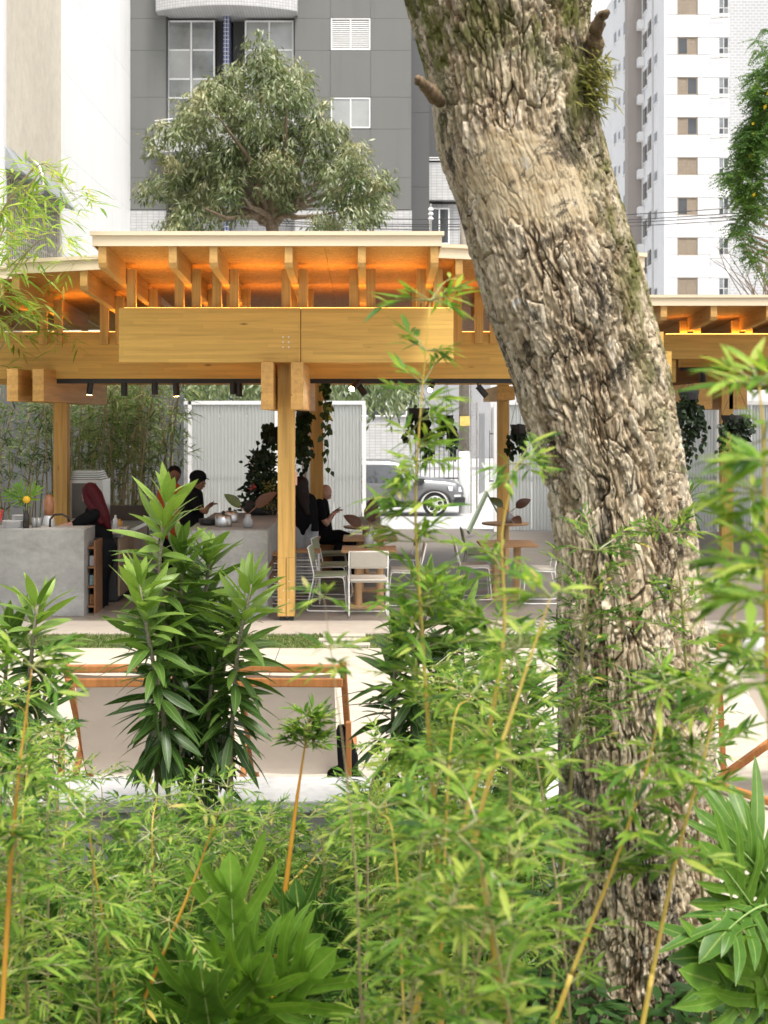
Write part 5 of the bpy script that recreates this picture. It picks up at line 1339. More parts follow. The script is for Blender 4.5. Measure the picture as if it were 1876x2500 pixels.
# upper limbs beyond the frame, broken stubs, epiphyte tuft
M['twig'] = plain('grey_twig', (.20, .15, .10, 1), .85, var=.4, scale=12, bmp=.5, bscale=80)
topc = Vector((float(cxr[0]), YTR, float(zr_[0])))
def limb(pts, rs, name='limb', mat='twig', n=12, par=None):
    P2, R2 = [], []; pts = [Vector(p) for p in pts]
    for i in range(len(pts)-1):
        for k in range(5):
            t = k/5; c = pts[i].lerp(pts[i+1], t); r = rs[i]*(1-t)+rs[i+1]*t
            P2.append(c + rv(r*.16)); R2.append(r*random.uniform(.78, 1.2))
    P2.append(pts[-1]); R2.append(rs[-1])
    return MB().tube(P2, R2, n).build(name, M[mat], par or tree, smooth=True)
limb([topc + Vector((-.15, 0, -.2)), topc + Vector((-.6, .1, .7)), topc + Vector((-1.5, .4, 2.0)), topc + Vector((-2.2, .3, 3.4))], [.28, .22, .15, .06])
limb([topc + Vector((.18, 0, -.2)), topc + Vector((.5, .2, .8)), topc + Vector((1.2, .8, 2.2)), topc + Vector((1.6, 1.0, 3.6))], [.26, .2, .13, .05])
limb([P(952, 222, 5.35), P(930, 200, 5.2), P(915, 182, 5.12), P(902, 168, 5.08)], [.03, .024, .018, .012], 'stub', 'bark')
limb([P(1268, 120, 5.4), P(1285, 95, 5.3), P(1291, 60, 5.25), P(1300, 35, 5.2), P(1312, 26, 5.15)], [.045, .032, .024, .018, .010], 'stub', 'bark')
M['epi'] = leafmat('epiphyte', [(0, (.10, .11, .02)), (1, (.24, .22, .05))], .6, .25)
ep = Leaves()
for k in range(520):
    c = P(1278 + random.gauss(0, 16), random.triangular(90, 260, 170), 5.3 + random.uniform(-.1, .15))
    d = (Vector((.8, -.5, -.25)) + rv(.55)).normalized()
    ep.add(c, d, (0, -.6, .8), random.uniform(.03, .075), random.uniform(.006, .012), random.random(), .8)
TPL3 = leaf_tpl(3); TPL4 = leaf_tpl(4); TPL2 = leaf_tpl(2); TPL6 = leaf_tpl(6, .3, .25, .45)
ep.build('epiphyte_tuft', M['epi'], tree, TPL3, 'stuff')
# crown above the picture: it shades the trunk top as the real one does
M['crownleaf'] = leafmat('crown_leaf', [(0, (.03, .06, .012)), (1, (.08, .14, .03))])
cl = Leaves()
for k in range(2200):
    c = topc + Vector((random.gauss(0, 1.6), random.gauss(.4, 1.3), random.uniform(2.0, 4.6)))
    cl.add(c, runit() + Vector((0, 0, -.4)), (0, 0, 1), random.uniform(.09, .16), random.uniform(.04, .06), random.random())
cl.build('crown', M['crownleaf'], tree, TPL2, 'stuff')

# ------------------------------------------------------------------ middle tree behind the pavilion
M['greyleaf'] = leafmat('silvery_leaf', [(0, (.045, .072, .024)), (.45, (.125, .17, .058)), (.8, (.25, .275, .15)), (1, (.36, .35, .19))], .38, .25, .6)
YMT = 37.0
mt = thing('grey_green_tree', 'round grey-green tree with drooping leaves behind the pavilion roof', 'tree', (PX(590, YMT), YMT, -.5))
def mq(x, y, dy=0): return P(x, y, YMT + dy)
tb = mq(590, 1180)
limb([tb, mq(592, 900), mq(590, 620), mq(587, 480)], [.26, .23, .2, .17], 'trunk', par=mt)
tips = []
BR = [(520, 330), (470, 250), (430, 340), (390, 420), (350, 370), (560, 180), (600, 250), (640, 330), (680, 280), (720, 380), (760, 340), (700, 440), (790, 380), (530, 430), (650, 420), (440, 450), (620, 210), (560, 130), (740, 455), (380, 470)]
BR2 = [(x, y, random.uniform(-1.9, 1.6)) for x, y in BR]
for (x, y, dz) in BR2:
    m0 = mq(588 + (x-588)*.18, 470 + (y-470)*.2, dz*.1); m1 = mq(588 + (x-588)*.55, 470 + (y-470)*.6, dz*.55) + rv(.12)
    limb([mq(588, 490), m0, m1, mq(x, y, dz)], [.11, .085, .055, .02], 'branch', n=7, par=mt)
LOBES = [(555, 130, 40, 40), (600, 160, 45, 45), (500, 190, 62, 48), (420, 200, 50, 45), (645, 200, 40, 48), (590, 230, 90, 60), (480, 260, 85, 60), (400, 290, 58, 60), (352, 372, 40, 36), (430, 360, 85, 60), (560, 330, 100, 70), (660, 310, 75, 60), (700, 260, 40, 45), (735, 340, 70, 55), (795, 370, 38, 48), (770, 420, 60, 55), (650, 400, 90, 50), (380, 420, 60, 40), (450, 440, 80, 40), (420, 480, 70, 30), (740, 470, 70, 32), (500, 400, 90, 50), (590, 440, 40, 30), (380, 480, 50, 22), (800, 470, 20, 22)]
gl = Leaves(); clumps = []
for (x, y, rx_, ry_) in LOBES:
    for k in range(max(3, int(rx_*ry_/330))):
        a = random.uniform(0, 2*math.pi); q_ = math.sqrt(random.random())*1.02
        clumps.append(P(x + rx_*q_*math.cos(a) + random.gauss(0, 9), y + ry_*q_*math.sin(a) + random.gauss(0, 12), YMT + random.gauss(-.2, 1.0)))
for c in clumps:
    R_ = random.uniform(.18, .52); tn0 = random.gauss(.56, .18); n = int(360*R_)
    for k in range(n):
        a = random.uniform(0, 2*math.pi); el = math.asin(random.uniform(-.75, 1)); rr_ = R_*random.uniform(.45, 1.2)
        o_ = Vector((math.cos(a)*math.cos(el), math.sin(a)*math.cos(el), math.sin(el)*.9))
        d = Vector((o_.x*.5, o_.y*.5, -.7)) + rv(.42)
        gl.add(c + o_*rr_, d, o_ + Vector((0, 0, .4)) + rv(.3), random.uniform(.13, .24), random.uniform(.042, .066), min(1, max(0, random.gauss(tn0 + .18*o_.z, .17))), .15)  # shading put into the tint: clump tops lighter, undersides darker
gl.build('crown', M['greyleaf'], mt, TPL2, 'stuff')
# lower fringe of it seen under the eaves above the fence
lf = Leaves()
for k in range(2600):
    x = random.uniform(380, 900); c = P(x, random.gauss(845, 26) - (10 if x < 600 else 0), YMT + random.uniform(-2.5, 2))
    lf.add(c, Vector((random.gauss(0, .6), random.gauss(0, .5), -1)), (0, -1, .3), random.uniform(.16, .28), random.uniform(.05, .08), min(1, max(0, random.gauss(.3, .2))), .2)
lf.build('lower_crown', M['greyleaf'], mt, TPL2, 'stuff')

# ------------------------------------------------------------------ feathery tree at the right edge
M['feather'] = leafmat('feathery_leaf', [(0, (.035, .085, .018)), (.6, (.085, .17, .03)), (.97, (.15, .24, .05)), (1, (.7, .5, .03))], .5, .4)
YFT = 28.0
fe = thing('feathery_tree', 'bright green tree with fine feathery leaves at the right edge', 'tree', (PX(1760, YFT), YFT, -.5))
limb([P(1790, 1200, YFT), P(1780, 800, YFT), P(1760, 500, YFT), P(1740, 200, YFT)], [.22, .18, .13, .07], 'trunk', par=fe)
fl = Leaves()
sprays = []
for k in range(620):
    y = random.triangular(30, 600, 300)
    edge = np.interp(y, [30, 90, 200, 300, 380, 430, 520, 590, 620], [1652, 1618, 1606, 1590, 1552, 1572, 1575, 1598, 1640])
    x = edge + 16 + abs(random.gauss(0, 42)) + 10*math.sin(y*.06)
    sprays.append((x, y))
for (x, y) in sprays[:430]:
    c = P(x, y, YFT + random.uniform(-1.2, 1.2)); tn0 = random.gauss(.5, .16)
    for f_ in range(5):
        aa = random.uniform(0, 2*math.pi); a = Vector((math.cos(aa)*.9, math.sin(aa)*.7 - .2, random.gauss(-.25, .35))).normalized()
        Ls = random.uniform(.22, .40); sd = a.cross(Vector((0, 0, 1))).normalized()
        for j in range(9):
            t = (j + .5)/9; pj = c + a*Ls*t - Vector((0, 0, .10*t*t))
            for s in (-1, 1):
                fl.add(pj, sd*s*.9 + a*.4 + Vector((0, 0, -.2)) + rv(.2), Vector((0, -.4, 1)) + rv(.3), .085*(1-.4*t), .03, min(.96, max(0, random.gauss(tn0, .16))), .5)
for k in range(9):
    c = P(random.uniform(1625, 1670), random.uniform(140, 420), YFT - 1.2); fl.add(c, runit(), (0, -1, 0), .09, .07, 1.0)
fl.build('crown', M['feather'], fe, TPL2, 'stuff')
for k in range(16):
    y = random.uniform(120, 560); e = np.interp(y, [30, 90, 200, 300, 380, 430, 520, 590, 620], [1652, 1618, 1606, 1590, 1552, 1572, 1575, 1598, 1640])
    limb([P(1762, y+90, YFT), P((1762+e)/2, y+25, YFT), P(e+25, y, YFT-.3)], [.05, .03, .008], 'branch', n=6, par=fe)
bt = thing('bare_twigs', 'leafless grey twigs above the far right roof edge', 'shrub', P(1640, 720, 30))
for k in range(26):
    x0 = random.uniform(1610, 1690); a = P(x0, 660, 30); b_ = a + Vector((random.gauss(-.25, .3), 0, random.uniform(.5, 1.1))); c_ = b_ + Vector((random.gauss(-.15, .25), 0, random.uniform(.2, .5)))
    MB().tube([a - Vector((0, 0, .6)), a, b_, c_], [.014, .012, .008, .004], 5).build('twig', M['twig'], bt)
# ------------------------------------------------------------------ bamboo
BAM = [(0, (.028, .075, .014)), (.25, (.070, .165, .022)), (.5, (.145, .280, .034)), (.75, (.255, .39, .055)), (.94, (.42, .48, .10)), (.97, (.46, .42, .19)), (1, (.56, .42, .10))]
M['bamleaf'] = leafmat('bamboo_leaf', BAM, .5, .46, tcol=1.4)
M['bamleaf_dark'] = leafmat('grove_leaf', [(0, (.03, .06, .018)), (.5, (.12, .20, .05)), (.85, (.26, .33, .12)), (1, (.48, .42, .22))], .45, .4)
def culmmat(name, c, c2):
    m, nt, N, L, B = newmat(name); B.inputs['Roughness'].default_value = .35
    f = noise_n(nt, texco(nt, (3, 3, 2)), 2.0, 4)
    L.new(ramp(nt, f, [(.35, c), (.65, c2)]), B.inputs['Base Color']); return m
M['culm'] = culmmat('golden_culm', (.50, .33, .045, 1), (.60, .46, .11, 1))
M['culm_orange'] = culmmat('orange_culm', (.48, .22, .025, 1), (.60, .36, .06, 1))
M['culm_green'] = culmmat('olive_culm', (.16, .15, .045, 1), (.30, .25, .10, 1))
M['twig_green'] = culmmat('green_twig', (.20, .24, .07, 1), (.32, .30, .12, 1))
M['culm_dry'] = culmmat('straw_culm', (.34, .27, .15, 1), (.22, .19, .09, 1))
BTPL = leaf_tpl(3, .25, .16, .36)
BSH = leaf_shapes('bamboo_leaf', leaf_tpl(5, .25, 0, .36), M['bamleaf'], 8, .08)
def poly_at(pts, t):
    """point at 0..1 along a polyline"""
    ls = [(b-a).length for a, b in zip(pts, pts[1:])]; s = t*sum(ls)
    for a, b, l in zip(pts, pts[1:], ls):
        if s <= l: return a.lerp(b, s/l if l else 0)
        s -= l
    return pts[-1].copy()
def smooth_pts(pts, n=24):
    pts = [Vector(p) for p in pts]
    if len(pts) < 3: return [pts[0].lerp(pts[-1], i/n) for i in range(n+1)]
    q = [pts[0]*2-pts[1]] + pts + [pts[-1]*2-pts[-2]]; out = []
    k = max(2, n//(len(pts)-1))
    for i in range(1, len(q)-2):
        a, b, c, d = q[i-1:i+3]
        for j in range(k):
            t = j/k; out.append(.5*((b*2) + (c-a)*t + (a*2-b*5+c*4-d)*t*t + (b*3-a-c*3+d)*t**3))
    out.append(pts[-1]); return out
def bamboo(pts, r, label, group=None, cmat='culm', leafy=(.3, 1.0), nodes=14, sprays=(2, 4), spread=.28, leaf=(.08, .13), singles=0, tint=(.5, .22), per=(5, 9), mat=None, name='bamboo', droop=.35, up=.3, kind=None, bias=(0, 0, 0), wr=.155, twigm='twig_green'):
    near = mat is None and leaf[1] < .15
    if near: leaf = (leaf[0]*.58, leaf[1]*.66); per = (per[0]+2, per[1]+4); sprays = (sprays[0]+1, sprays[1]+1); spread *= .85; wr = .175
    mat = mat or M['bamleaf']
    pts = smooth_pts(pts, 28)
    t = thing(name, label, 'bamboo', pts[0], group)
    n = len(pts); rs = [r*(1 - .86*(i/(n-1))**1.3) for i in range(n)]
    MB().tube(pts, rs, 8).build('culm', M[cmat], t, smooth=True)
    # node rings
    rings = MB()
    for k in range(nodes):
        tt = (k+.5)/nodes; p = poly_at(pts, tt); d = (poly_at(pts, min(1, tt+.02)) - poly_at(pts, max(0, tt-.02))).normalized()
        rr_ = r*(1-.86*tt**1.3)*1.5
        rings.tube([p-d*.004, p+d*.004], rr_, 8)
    rings.build('node_rings', M[cmat], t)['kind'] = 'stuff'
    tw_ = MB(); lv = Leaves()
    for k in range(nodes):
        tt = leafy[0] + (leafy[1]-leafy[0])*(k+random.random()*.7)/nodes if k < nodes-2 else 1.0
        p = poly_at(pts, min(1, tt))
        for s in range(random.randint(*sprays)):
            a = random.uniform(0, 2*math.pi)
            d = Vector((math.cos(a), math.sin(a)*.8, up + random.gauss(0, .35))) + Vector(bias); d.normalize()
            Lb = spread*random.uniform(.45, 1.15)*(1.1-.35*tt)
            e = p + d*Lb - Vector((0, 0, .12*Lb)); mid = p + d*Lb*.55
            tw_.tube([p, mid, e], [.0019, .0014, .0008], 4)
            nl = random.randint(*per)
            for j in range(nl):
                f = .30 + .70*(j+.6)/nl; b = mid.lerp(e, (f-.5)*2) if f > .5 else p.lerp(mid, f*2)
                sd = d.cross(Vector((0, 0, 1))); sd = sd.normalized() if sd.length > .05 else Vector((1, 0, 0))
                ld = d*(.75 + .4*(j == nl-1)) + sd*(1 if j % 2 else -1)*random.uniform(.35, .95) + Vector((0, 0, random.gauss(-.06, .32)))
                L_ = random.uniform(*leaf)*(1.0 if j < nl-1 else 1.15)
                lv.add(b, ld, Vector((random.gauss(0, .35), random.gauss(-.25, .35), 1)), L_, L_*random.uniform(wr*.8, wr*1.2), min(.9, max(0, random.gauss(tint[0], tint[1]*1.2))) if random.random() > .012 else random.uniform(.95, 1), 1.0)
    tw_.build('twigs', M[twigm], t)['kind'] = 'stuff'
    if singles:
        idx = set(random.sample(range(len(lv.p)), min(singles, len(lv.p))))
        lv.build_singles(idx, 'leaf', mat, t, BSH); lv.drop(idx)
    lv.build('foliage', mat, t, BTPL, 'stuff')
    return t
def D(pl, Y, ground=True):
    """polyline measured in the photo at depth Y (or depths), taken down to the soil"""
    Ys = Y if hasattr(Y, '__len__') else [Y]*len(pl)
    pts = [P(x, y, yy_) for (x, y), yy_ in zip(pl, Ys)]
    if ground and pts[0].z > .02:
        d = pts[0]-pts[1]; k = (pts[0].z + .02) / max(.05, -d.z)
        g_ = pts[0] + Vector((max(-.6, min(.6, d.x*k)), 0, 0)); g_.z = -.02
        pts = [g_] + pts
    return pts
# prominent single stems
bamboo(D([(955, 2230), (948, 1900), (925, 1560), (908, 1300), (898, 1100), (908, 900), (930, 650)], 3.5), .0072, 'tall golden bamboo stem rising in front of the pavilion, tips reaching the beam', leafy=(.42, 1.0), nodes=30, sprays=(3, 5), spread=.16, leaf=(.065, .12), singles=240, tint=(.62, .17), per=(4, 7))
bamboo(D([(612, 1960), (640, 1740), (667, 1560)], 4.9), .0125, 'cut orange bamboo stem ending in one leafy tuft before the deck chair', cmat='culm_orange', leafy=(.93, 1.0), nodes=8, sprays=(5, 7), spread=.15, leaf=(.05, .095), singles=120, up=.7)
bamboo(D([(1385, 2230), (1410, 2100), (1462, 1850), (1520, 1640), (1570, 1430), (1600, 1250)], 3.1), .0068, 'golden bamboo stem crossing the lower right of the trunk', leafy=(.68, 1.0), nodes=11, sprays=(2, 4), spread=.18, leaf=(.07, .12), singles=140, tint=(.5, .2))
bamboo(D([(1190, 2230), (1240, 2090), (1330, 1860), (1400, 1650), (1440, 1480)], 3.0), .0068, 'golden bamboo stem leaning right along the left edge of the trunk', leafy=(.76, 1.0), nodes=8, sprays=(2, 3), spread=.17, leaf=(.07, .12), singles=100, tint=(.5, .2))
bamboo(D([(935, 2040), (1000, 1790), (1060, 1560), (1090, 1350), (1085, 1150), (1120, 1000)], 3.3), .009, 'golden bamboo stem curving up just right of the tallest one', leafy=(.4, 1.0), nodes=18, sprays=(2, 3), spread=.15, leaf=(.065, .11), singles=150, tint=(.55, .2))
bamboo(D([(1060, 2000), (1030, 1800), (1120, 1500), (1190, 1290)], 2.7), .008, 'blurred bamboo stem with wide leaves left of the trunk foot', leafy=(.35, 1.0), nodes=11, sprays=(2, 3), spread=.16, leaf=(.07, .11), singles=80, tint=(.62, .18))
bamboo(D([(560, 1980), (700, 1835), (860, 1690), (960, 1600)], 5.6), .008, 'thin yellow bamboo stem slanting up right across the white wall', leafy=(.35, 1.0), nodes=14, sprays=(2, 3), spread=.18, leaf=(.05, .09), singles=80)
bamboo(D([(640, 1990), (800, 1810), (930, 1680), (1010, 1590)], 5.4), .007, 'second thin yellow bamboo stem slanting parallel before the white wall', leafy=(.45, 1.0), nodes=12, sprays=(2, 3), spread=.18, leaf=(.05, .09), singles=80)
bamboo(D([(700, 1290), (745, 1640), (770, 1900), (778, 2120), (790, 2300)][::-1], 2.9), .0042, 'very thin dry bamboo shoot standing before the deck chair', cmat='culm_dry', leafy=(.93, 1.0), nodes=4, sprays=(1, 2), spread=.08, leaf=(.05, .09))
bamboo(D([(1700, 2000), (1668, 1600), (1655, 1250), (1650, 960), (1640, 830)], 2.3), .009, 'blurred bamboo with wide leaves at the right edge of the picture', leafy=(.80, 1.0), nodes=13, sprays=(2, 3), spread=.14, leaf=(.075, .125), singles=100, tint=(.66, .18), bias=(-.3, 0, 0))
bamboo(D([(1730, 1700), (1700, 1300), (1690, 1000)], 2.1), .009, 'second blurred bamboo at the right edge, leaves reaching the trunk', leafy=(.85, 1.0), nodes=6, sprays=(1, 2), spread=.18, leaf=(.08, .125), singles=60, tint=(.62, .18), bias=(-.6, 0, 0))
bamboo(D([(10, 2100), (25, 1850), (45, 1640), (70, 1440)], 3.4), .008, 'orange bamboo stem at the left edge of the picture', cmat='culm_orange', leafy=(.3, 1.0), nodes=15, sprays=(2, 4), spread=.22, leaf=(.07, .12), singles=120)
bamboo(D([(345, 2080), (420, 1900), (470, 1760)], 4.2), .008, 'orange bamboo stem below the large-leaved plant', cmat='culm_orange', leafy=(.3, 1.0), nodes=10, sprays=(2, 4), spread=.22, leaf=(.06, .1), singles=60)
bamboo(D([(1250, 1500), (1265, 1330), (1290, 1190)], 4.9), .008, 'dense dark green bamboo tuft hugging the middle of the trunk', cmat='culm_green', leafy=(.62, 1.0), nodes=16, sprays=(4, 7), spread=.27, leaf=(.06, .10), singles=220, tint=(.34, .2), bias=(.15, -.1, .05))
bamboo(D([(1480, 1400), (1470, 1260), (1450, 1150)], 4.85), .006, 'bright bamboo tuft in front of the right side of the trunk', cmat='culm_green', leafy=(.6, 1.0), nodes=11, sprays=(4, 6), spread=.22, leaf=(.06, .10), singles=120, tint=(.5, .2))
# thicket: many plain stems filling the foreground
def top_y(x):
    return float(np.interp(x, [-100, 60, 160, 260, 420, 520, 760, 800, 900, 1060, 1160, 1280, 1450, 1600, 1700], [1420, 1500, 1640, 1670, 1720, 1800, 1830, 1560, 1420, 1380, 1450, 1560, 1780, 1500, 1350]))
ZONES = [('lower left', -60, 360, 26, (3.5, 6.0)), ('lower middle', 330, 800, 22, (4.9, 6.2)), ('lower centre right', 790, 1140, 22, (2.9, 6.0)), ('bottom centre right', 860, 1130, 6, (2.3, 2.8))]
for zn, xa, xb, cnt, (Ya, Yb) in ZONES:
    for k in range(cnt):
        Y = Ya + (Yb-Ya)*random.random()**.8
        x = random.uniform(xa, xb); yt = top_y(x) + random.triangular(0, 330, 90)
        if zn == 'lower middle': yt = 1730 + random.triangular(0, 260, 110)
        if zn == 'lower right': yt = 1750 + random.uniform(0, 350)
        if zn == 'bottom centre right': yt = 1850 + random.uniform(0, 260)
        if zn == 'lower left' and Y < 4.3: yt += 130
        if zn == 'lower left' and x > 240: yt = max(yt, 1780 + random.uniform(0, 150))
        lean = random.gauss(0, 55)
        if 340 < x < 760 and Y < 4.9: Y = random.uniform(5.0, 6.4)
        h = max(.3, PZ(yt, Y))
        base = Vector((PX(x - lean, Y), Y, -.02)); tip = Vector((PX(x, Y), Y + random.gauss(0, .15), h))
        midp = base.lerp(tip, .55) + Vector((random.gauss(0, .05), 0, 0))
        far = Y > 4.4
        bamboo([base, midp, tip, tip + (tip-midp).normalized()*.14 + Vector((random.gauss(0, .05), random.gauss(0, .04), -.03))], random.uniform(.0035, .006),
               'leafy bamboo stem in the dense thicket at the %s of the picture' % zn, 'bamboo thicket %s' % zn, cmat=random.choice(['culm', 'culm_green', 'culm_dry', 'culm_green']),
               leafy=(.35, 1.0), nodes=15, sprays=(2, 4), spread=.17 if not far else .2, leaf=(.05, .095) if not far else (.045, .085), tint=(random.uniform(.36, .70) + (.06 if not far else -.06), .2), per=(5, 8))
# grove behind the bar and at the left of the pavilion
def grove(x, Y, h, lean, label, group, leafn=12, sp=.38, leaf=(.13, .21), tint=(.45, .25), leafy=(.45, 1.0), curve=.3, r=None):
    b = Vector((PX(x, Y), Y, 0)); tip = b + Vector((lean, random.gauss(0, .2), h))
    bamboo([b, b.lerp(tip, .5) + Vector((-lean*.18, 0, .05)), tip, tip + Vector((lean*curve, -.1, -.1*abs(lean)))], r or random.uniform(.012, .019), label, group, cmat=random.choice(['culm_dry', 'culm_green', 'culm_dry']), leafy=leafy, nodes=leafn, sprays=(1, 3), spread=sp, leaf=leaf, mat=M['bamleaf_dark'], tint=tint, per=(4, 7), up=.0, wr=.12, twigm='culm_dry')
for k in range(92):
    x = random.uniform(150, 375) if k < 72 else random.uniform(-40, 150)
    Y = random.uniform(23.6, 27.2)
    grove(x, Y, random.uniform(2.5, 3.6), random.gauss(.1, .3), 'thin culm of the bamboo grove behind the bar', 'bamboo grove behind the bar', 9, .5, (.15, .26), (.56 if x > 150 else .22, .24), leafy=(.5 if k % 3 else .15, 1.0))
for k in range(9):
    Y = random.uniform(15.3, 19.0)
    b = Vector((PX(-60, Y) - random.uniform(0, .8), Y, 0)); tipx = PX(random.uniform(-40, 95), Y); hz = random.uniform(4.4, 5.1) if k % 5 else 3.8
    tip = Vector((tipx, Y - .3, hz))
    bamboo([b, b.lerp(tip, .6) + Vector((-.25, 0, .5)), tip, tip + Vector((.45, -.1, -.25))], .014, 'arching bamboo cane over the left end of the roof', 'bamboo over the left roof end', cmat='culm_dry', leafy=(.66, 1.0), nodes=12, sprays=(2, 3), spread=.55, leaf=(.16, .27), mat=M['bamleaf'], tint=(.75, .16), per=(4, 7), up=-.1, wr=.12)

# ------------------------------------------------------------------ broad-leaved cane plants (dracaena habit)
M['cane'] = plain('pale_cane', (.30, .26, .19, 1), .8, var=.35, scale=30, stretch=(1, 1, 4), bmp=.4)
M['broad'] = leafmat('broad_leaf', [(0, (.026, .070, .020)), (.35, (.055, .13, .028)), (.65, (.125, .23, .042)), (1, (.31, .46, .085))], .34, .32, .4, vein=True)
BROAD = leaf_tpl(8, .20, 0, .45)
BRSH = []
for i in range(10):
    V, F, Dd = BROAD; v = V.copy(); v[:, 2] -= (.65 + .5*(i % 3)) * v[:, 1]**2 * (1 if i < 8 else .6)
    me = bpy.data.meshes.new('broad_leaf'); me.from_pydata(v.tolist(), [], F.tolist())
    a = me.attributes.new('tint', 'FLOAT', 'POINT'); a.data.foreach_set('value', np.full(len(v), (i+.5)/10, dtype=np.float32))
    a = me.attributes.new('edge', 'FLOAT', 'POINT'); a.data.foreach_set('value', np.tile(np.array([1, 0, 1], dtype=np.float32), len(v)//3))
    me.polygons.foreach_set('use_smooth', [True]*len(me.polygons)); me.materials.append(M['broad']); BRSH.append(me)
def canes(label, stems, leaf=.24, wid=.055, group=None):
    """stems: (polyline top to bottom measured in the photo, depth, leaf count, tint at the top, tint below)"""
    p0 = stems[0]; b = P(p0[0][-1][0], p0[0][-1][1], p0[1]); t = thing('cane_plant', label, 'plant', (b.x, b.y, 0), group)
    for (pl, Y, n, tt, tb_) in stems:
        pts = [P(x, y, Y) for x, y in pl]; bot = pts[-1].copy()
        if bot.z > 0: pts.append(Vector((bot.x + random.gauss(0, .04), Y, -.02)))
        pts = smooth_pts(pts, 20)
        MB().tube(pts, [.008 + .006*i/len(pts) for i in range(len(pts))], 8).build('stem', M['cane'], t, smooth=True)
        Ls = Leaves(); vis = (pts[0] - pts[-1]).length
        n = int(n*1.9); span = min(.95, max(.25, n*.0058/ max(.3, vis) + .14))
        for k in range(n):
            f = (k/n)**1.05; p = poly_at(pts, f*span)
            a = k*2.39996 + random.gauss(0, .2)
            # young leaves stand up, older ones arch and hang
            el = np.interp(f, [0, .12, .35, .7, 1], [1.2, .75, .3, -.3, -.85]) + random.gauss(0, .28)
            d = Vector((math.cos(a)*math.cos(el), math.sin(a)*math.cos(el), math.sin(el)))
            L_ = leaf*np.interp(f, [0, .1, .3, 1], [.62, .9, 1.08, .95])*random.uniform(.85, 1.15)
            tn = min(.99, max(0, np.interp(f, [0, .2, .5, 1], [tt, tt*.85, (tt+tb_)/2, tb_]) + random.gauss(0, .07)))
            Ls.add(p + d*.006, d, (Vector((0, 0, 1)) if abs(el) < 1.1 else Vector((-math.cos(a), -math.sin(a), .4))) + rv(.42), L_, wid*random.uniform(.85, 1.15), tn)
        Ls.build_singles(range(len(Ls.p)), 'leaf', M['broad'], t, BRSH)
    return t
YDR = 6.7
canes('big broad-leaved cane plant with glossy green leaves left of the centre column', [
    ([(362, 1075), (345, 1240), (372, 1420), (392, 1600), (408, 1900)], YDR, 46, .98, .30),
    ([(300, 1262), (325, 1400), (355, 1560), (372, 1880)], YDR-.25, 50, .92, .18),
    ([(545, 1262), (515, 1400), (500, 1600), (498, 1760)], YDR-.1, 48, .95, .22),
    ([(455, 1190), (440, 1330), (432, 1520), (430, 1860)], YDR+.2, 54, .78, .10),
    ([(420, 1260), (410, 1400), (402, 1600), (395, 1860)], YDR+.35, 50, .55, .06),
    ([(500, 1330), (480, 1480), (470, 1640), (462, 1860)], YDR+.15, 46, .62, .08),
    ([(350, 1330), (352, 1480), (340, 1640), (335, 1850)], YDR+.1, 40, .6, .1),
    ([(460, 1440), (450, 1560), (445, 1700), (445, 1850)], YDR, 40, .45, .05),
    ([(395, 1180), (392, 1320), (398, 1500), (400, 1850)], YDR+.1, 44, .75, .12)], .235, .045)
canes('broad-leaved cane plant at the left edge with one bright upright top', [
    ([(82, 1300), (68, 1420), (55, 1560), (40, 1800)], YDR-.3, 34, .95, .15),
    ([(20, 1360), (10, 1500), (0, 1700)], YDR-.2, 30, .55, .1),
    ([(110, 1470), (80, 1560), (60, 1700), (50, 1850)], YDR, 30, .45, .08)], .235, .045)
canes('dark broad-leaved cane plant behind the tall bamboo, left of the trunk', [
    ([(930, 1270), (905, 1420), (890, 1600), (895, 1850)], YDR+.1, 46, .75, .15),
    ([(985, 1290), (1000, 1420), (1010, 1600), (1015, 1850)], YDR+.1, 46, .8, .12),
    ([(860, 1390), (850, 1500), (850, 1650), (860, 1850)], YDR+.2, 42, .55, .08),
    ([(1075, 1420), (1075, 1540), (1080, 1700), (1085, 1850)], YDR+.1, 40, .5, .08),
    ([(950, 1410), (940, 1520), (945, 1700), (950, 1850)], YDR+.3, 44, .4, .05),
    ([(1140, 1480), (1130, 1600), (1120, 1800)], YDR, 34, .55, .1)], .235, .045)
canes('broad-leaved cane plant partly hidden behind the lower left side of the trunk', [
    ([(1165, 1700), (1150, 1800), (1140, 1900)], 6.3, 26, .8, .2), ([(1110, 1760), (1110, 1880)], 6.2, 22, .7, .2)], .24, .055)
canes('small palm-like plant before the far right fence', [([(1492, 1060), (1494, 1110), (1496, 1180)], 21, 20, .6, .3)], .32, .05)

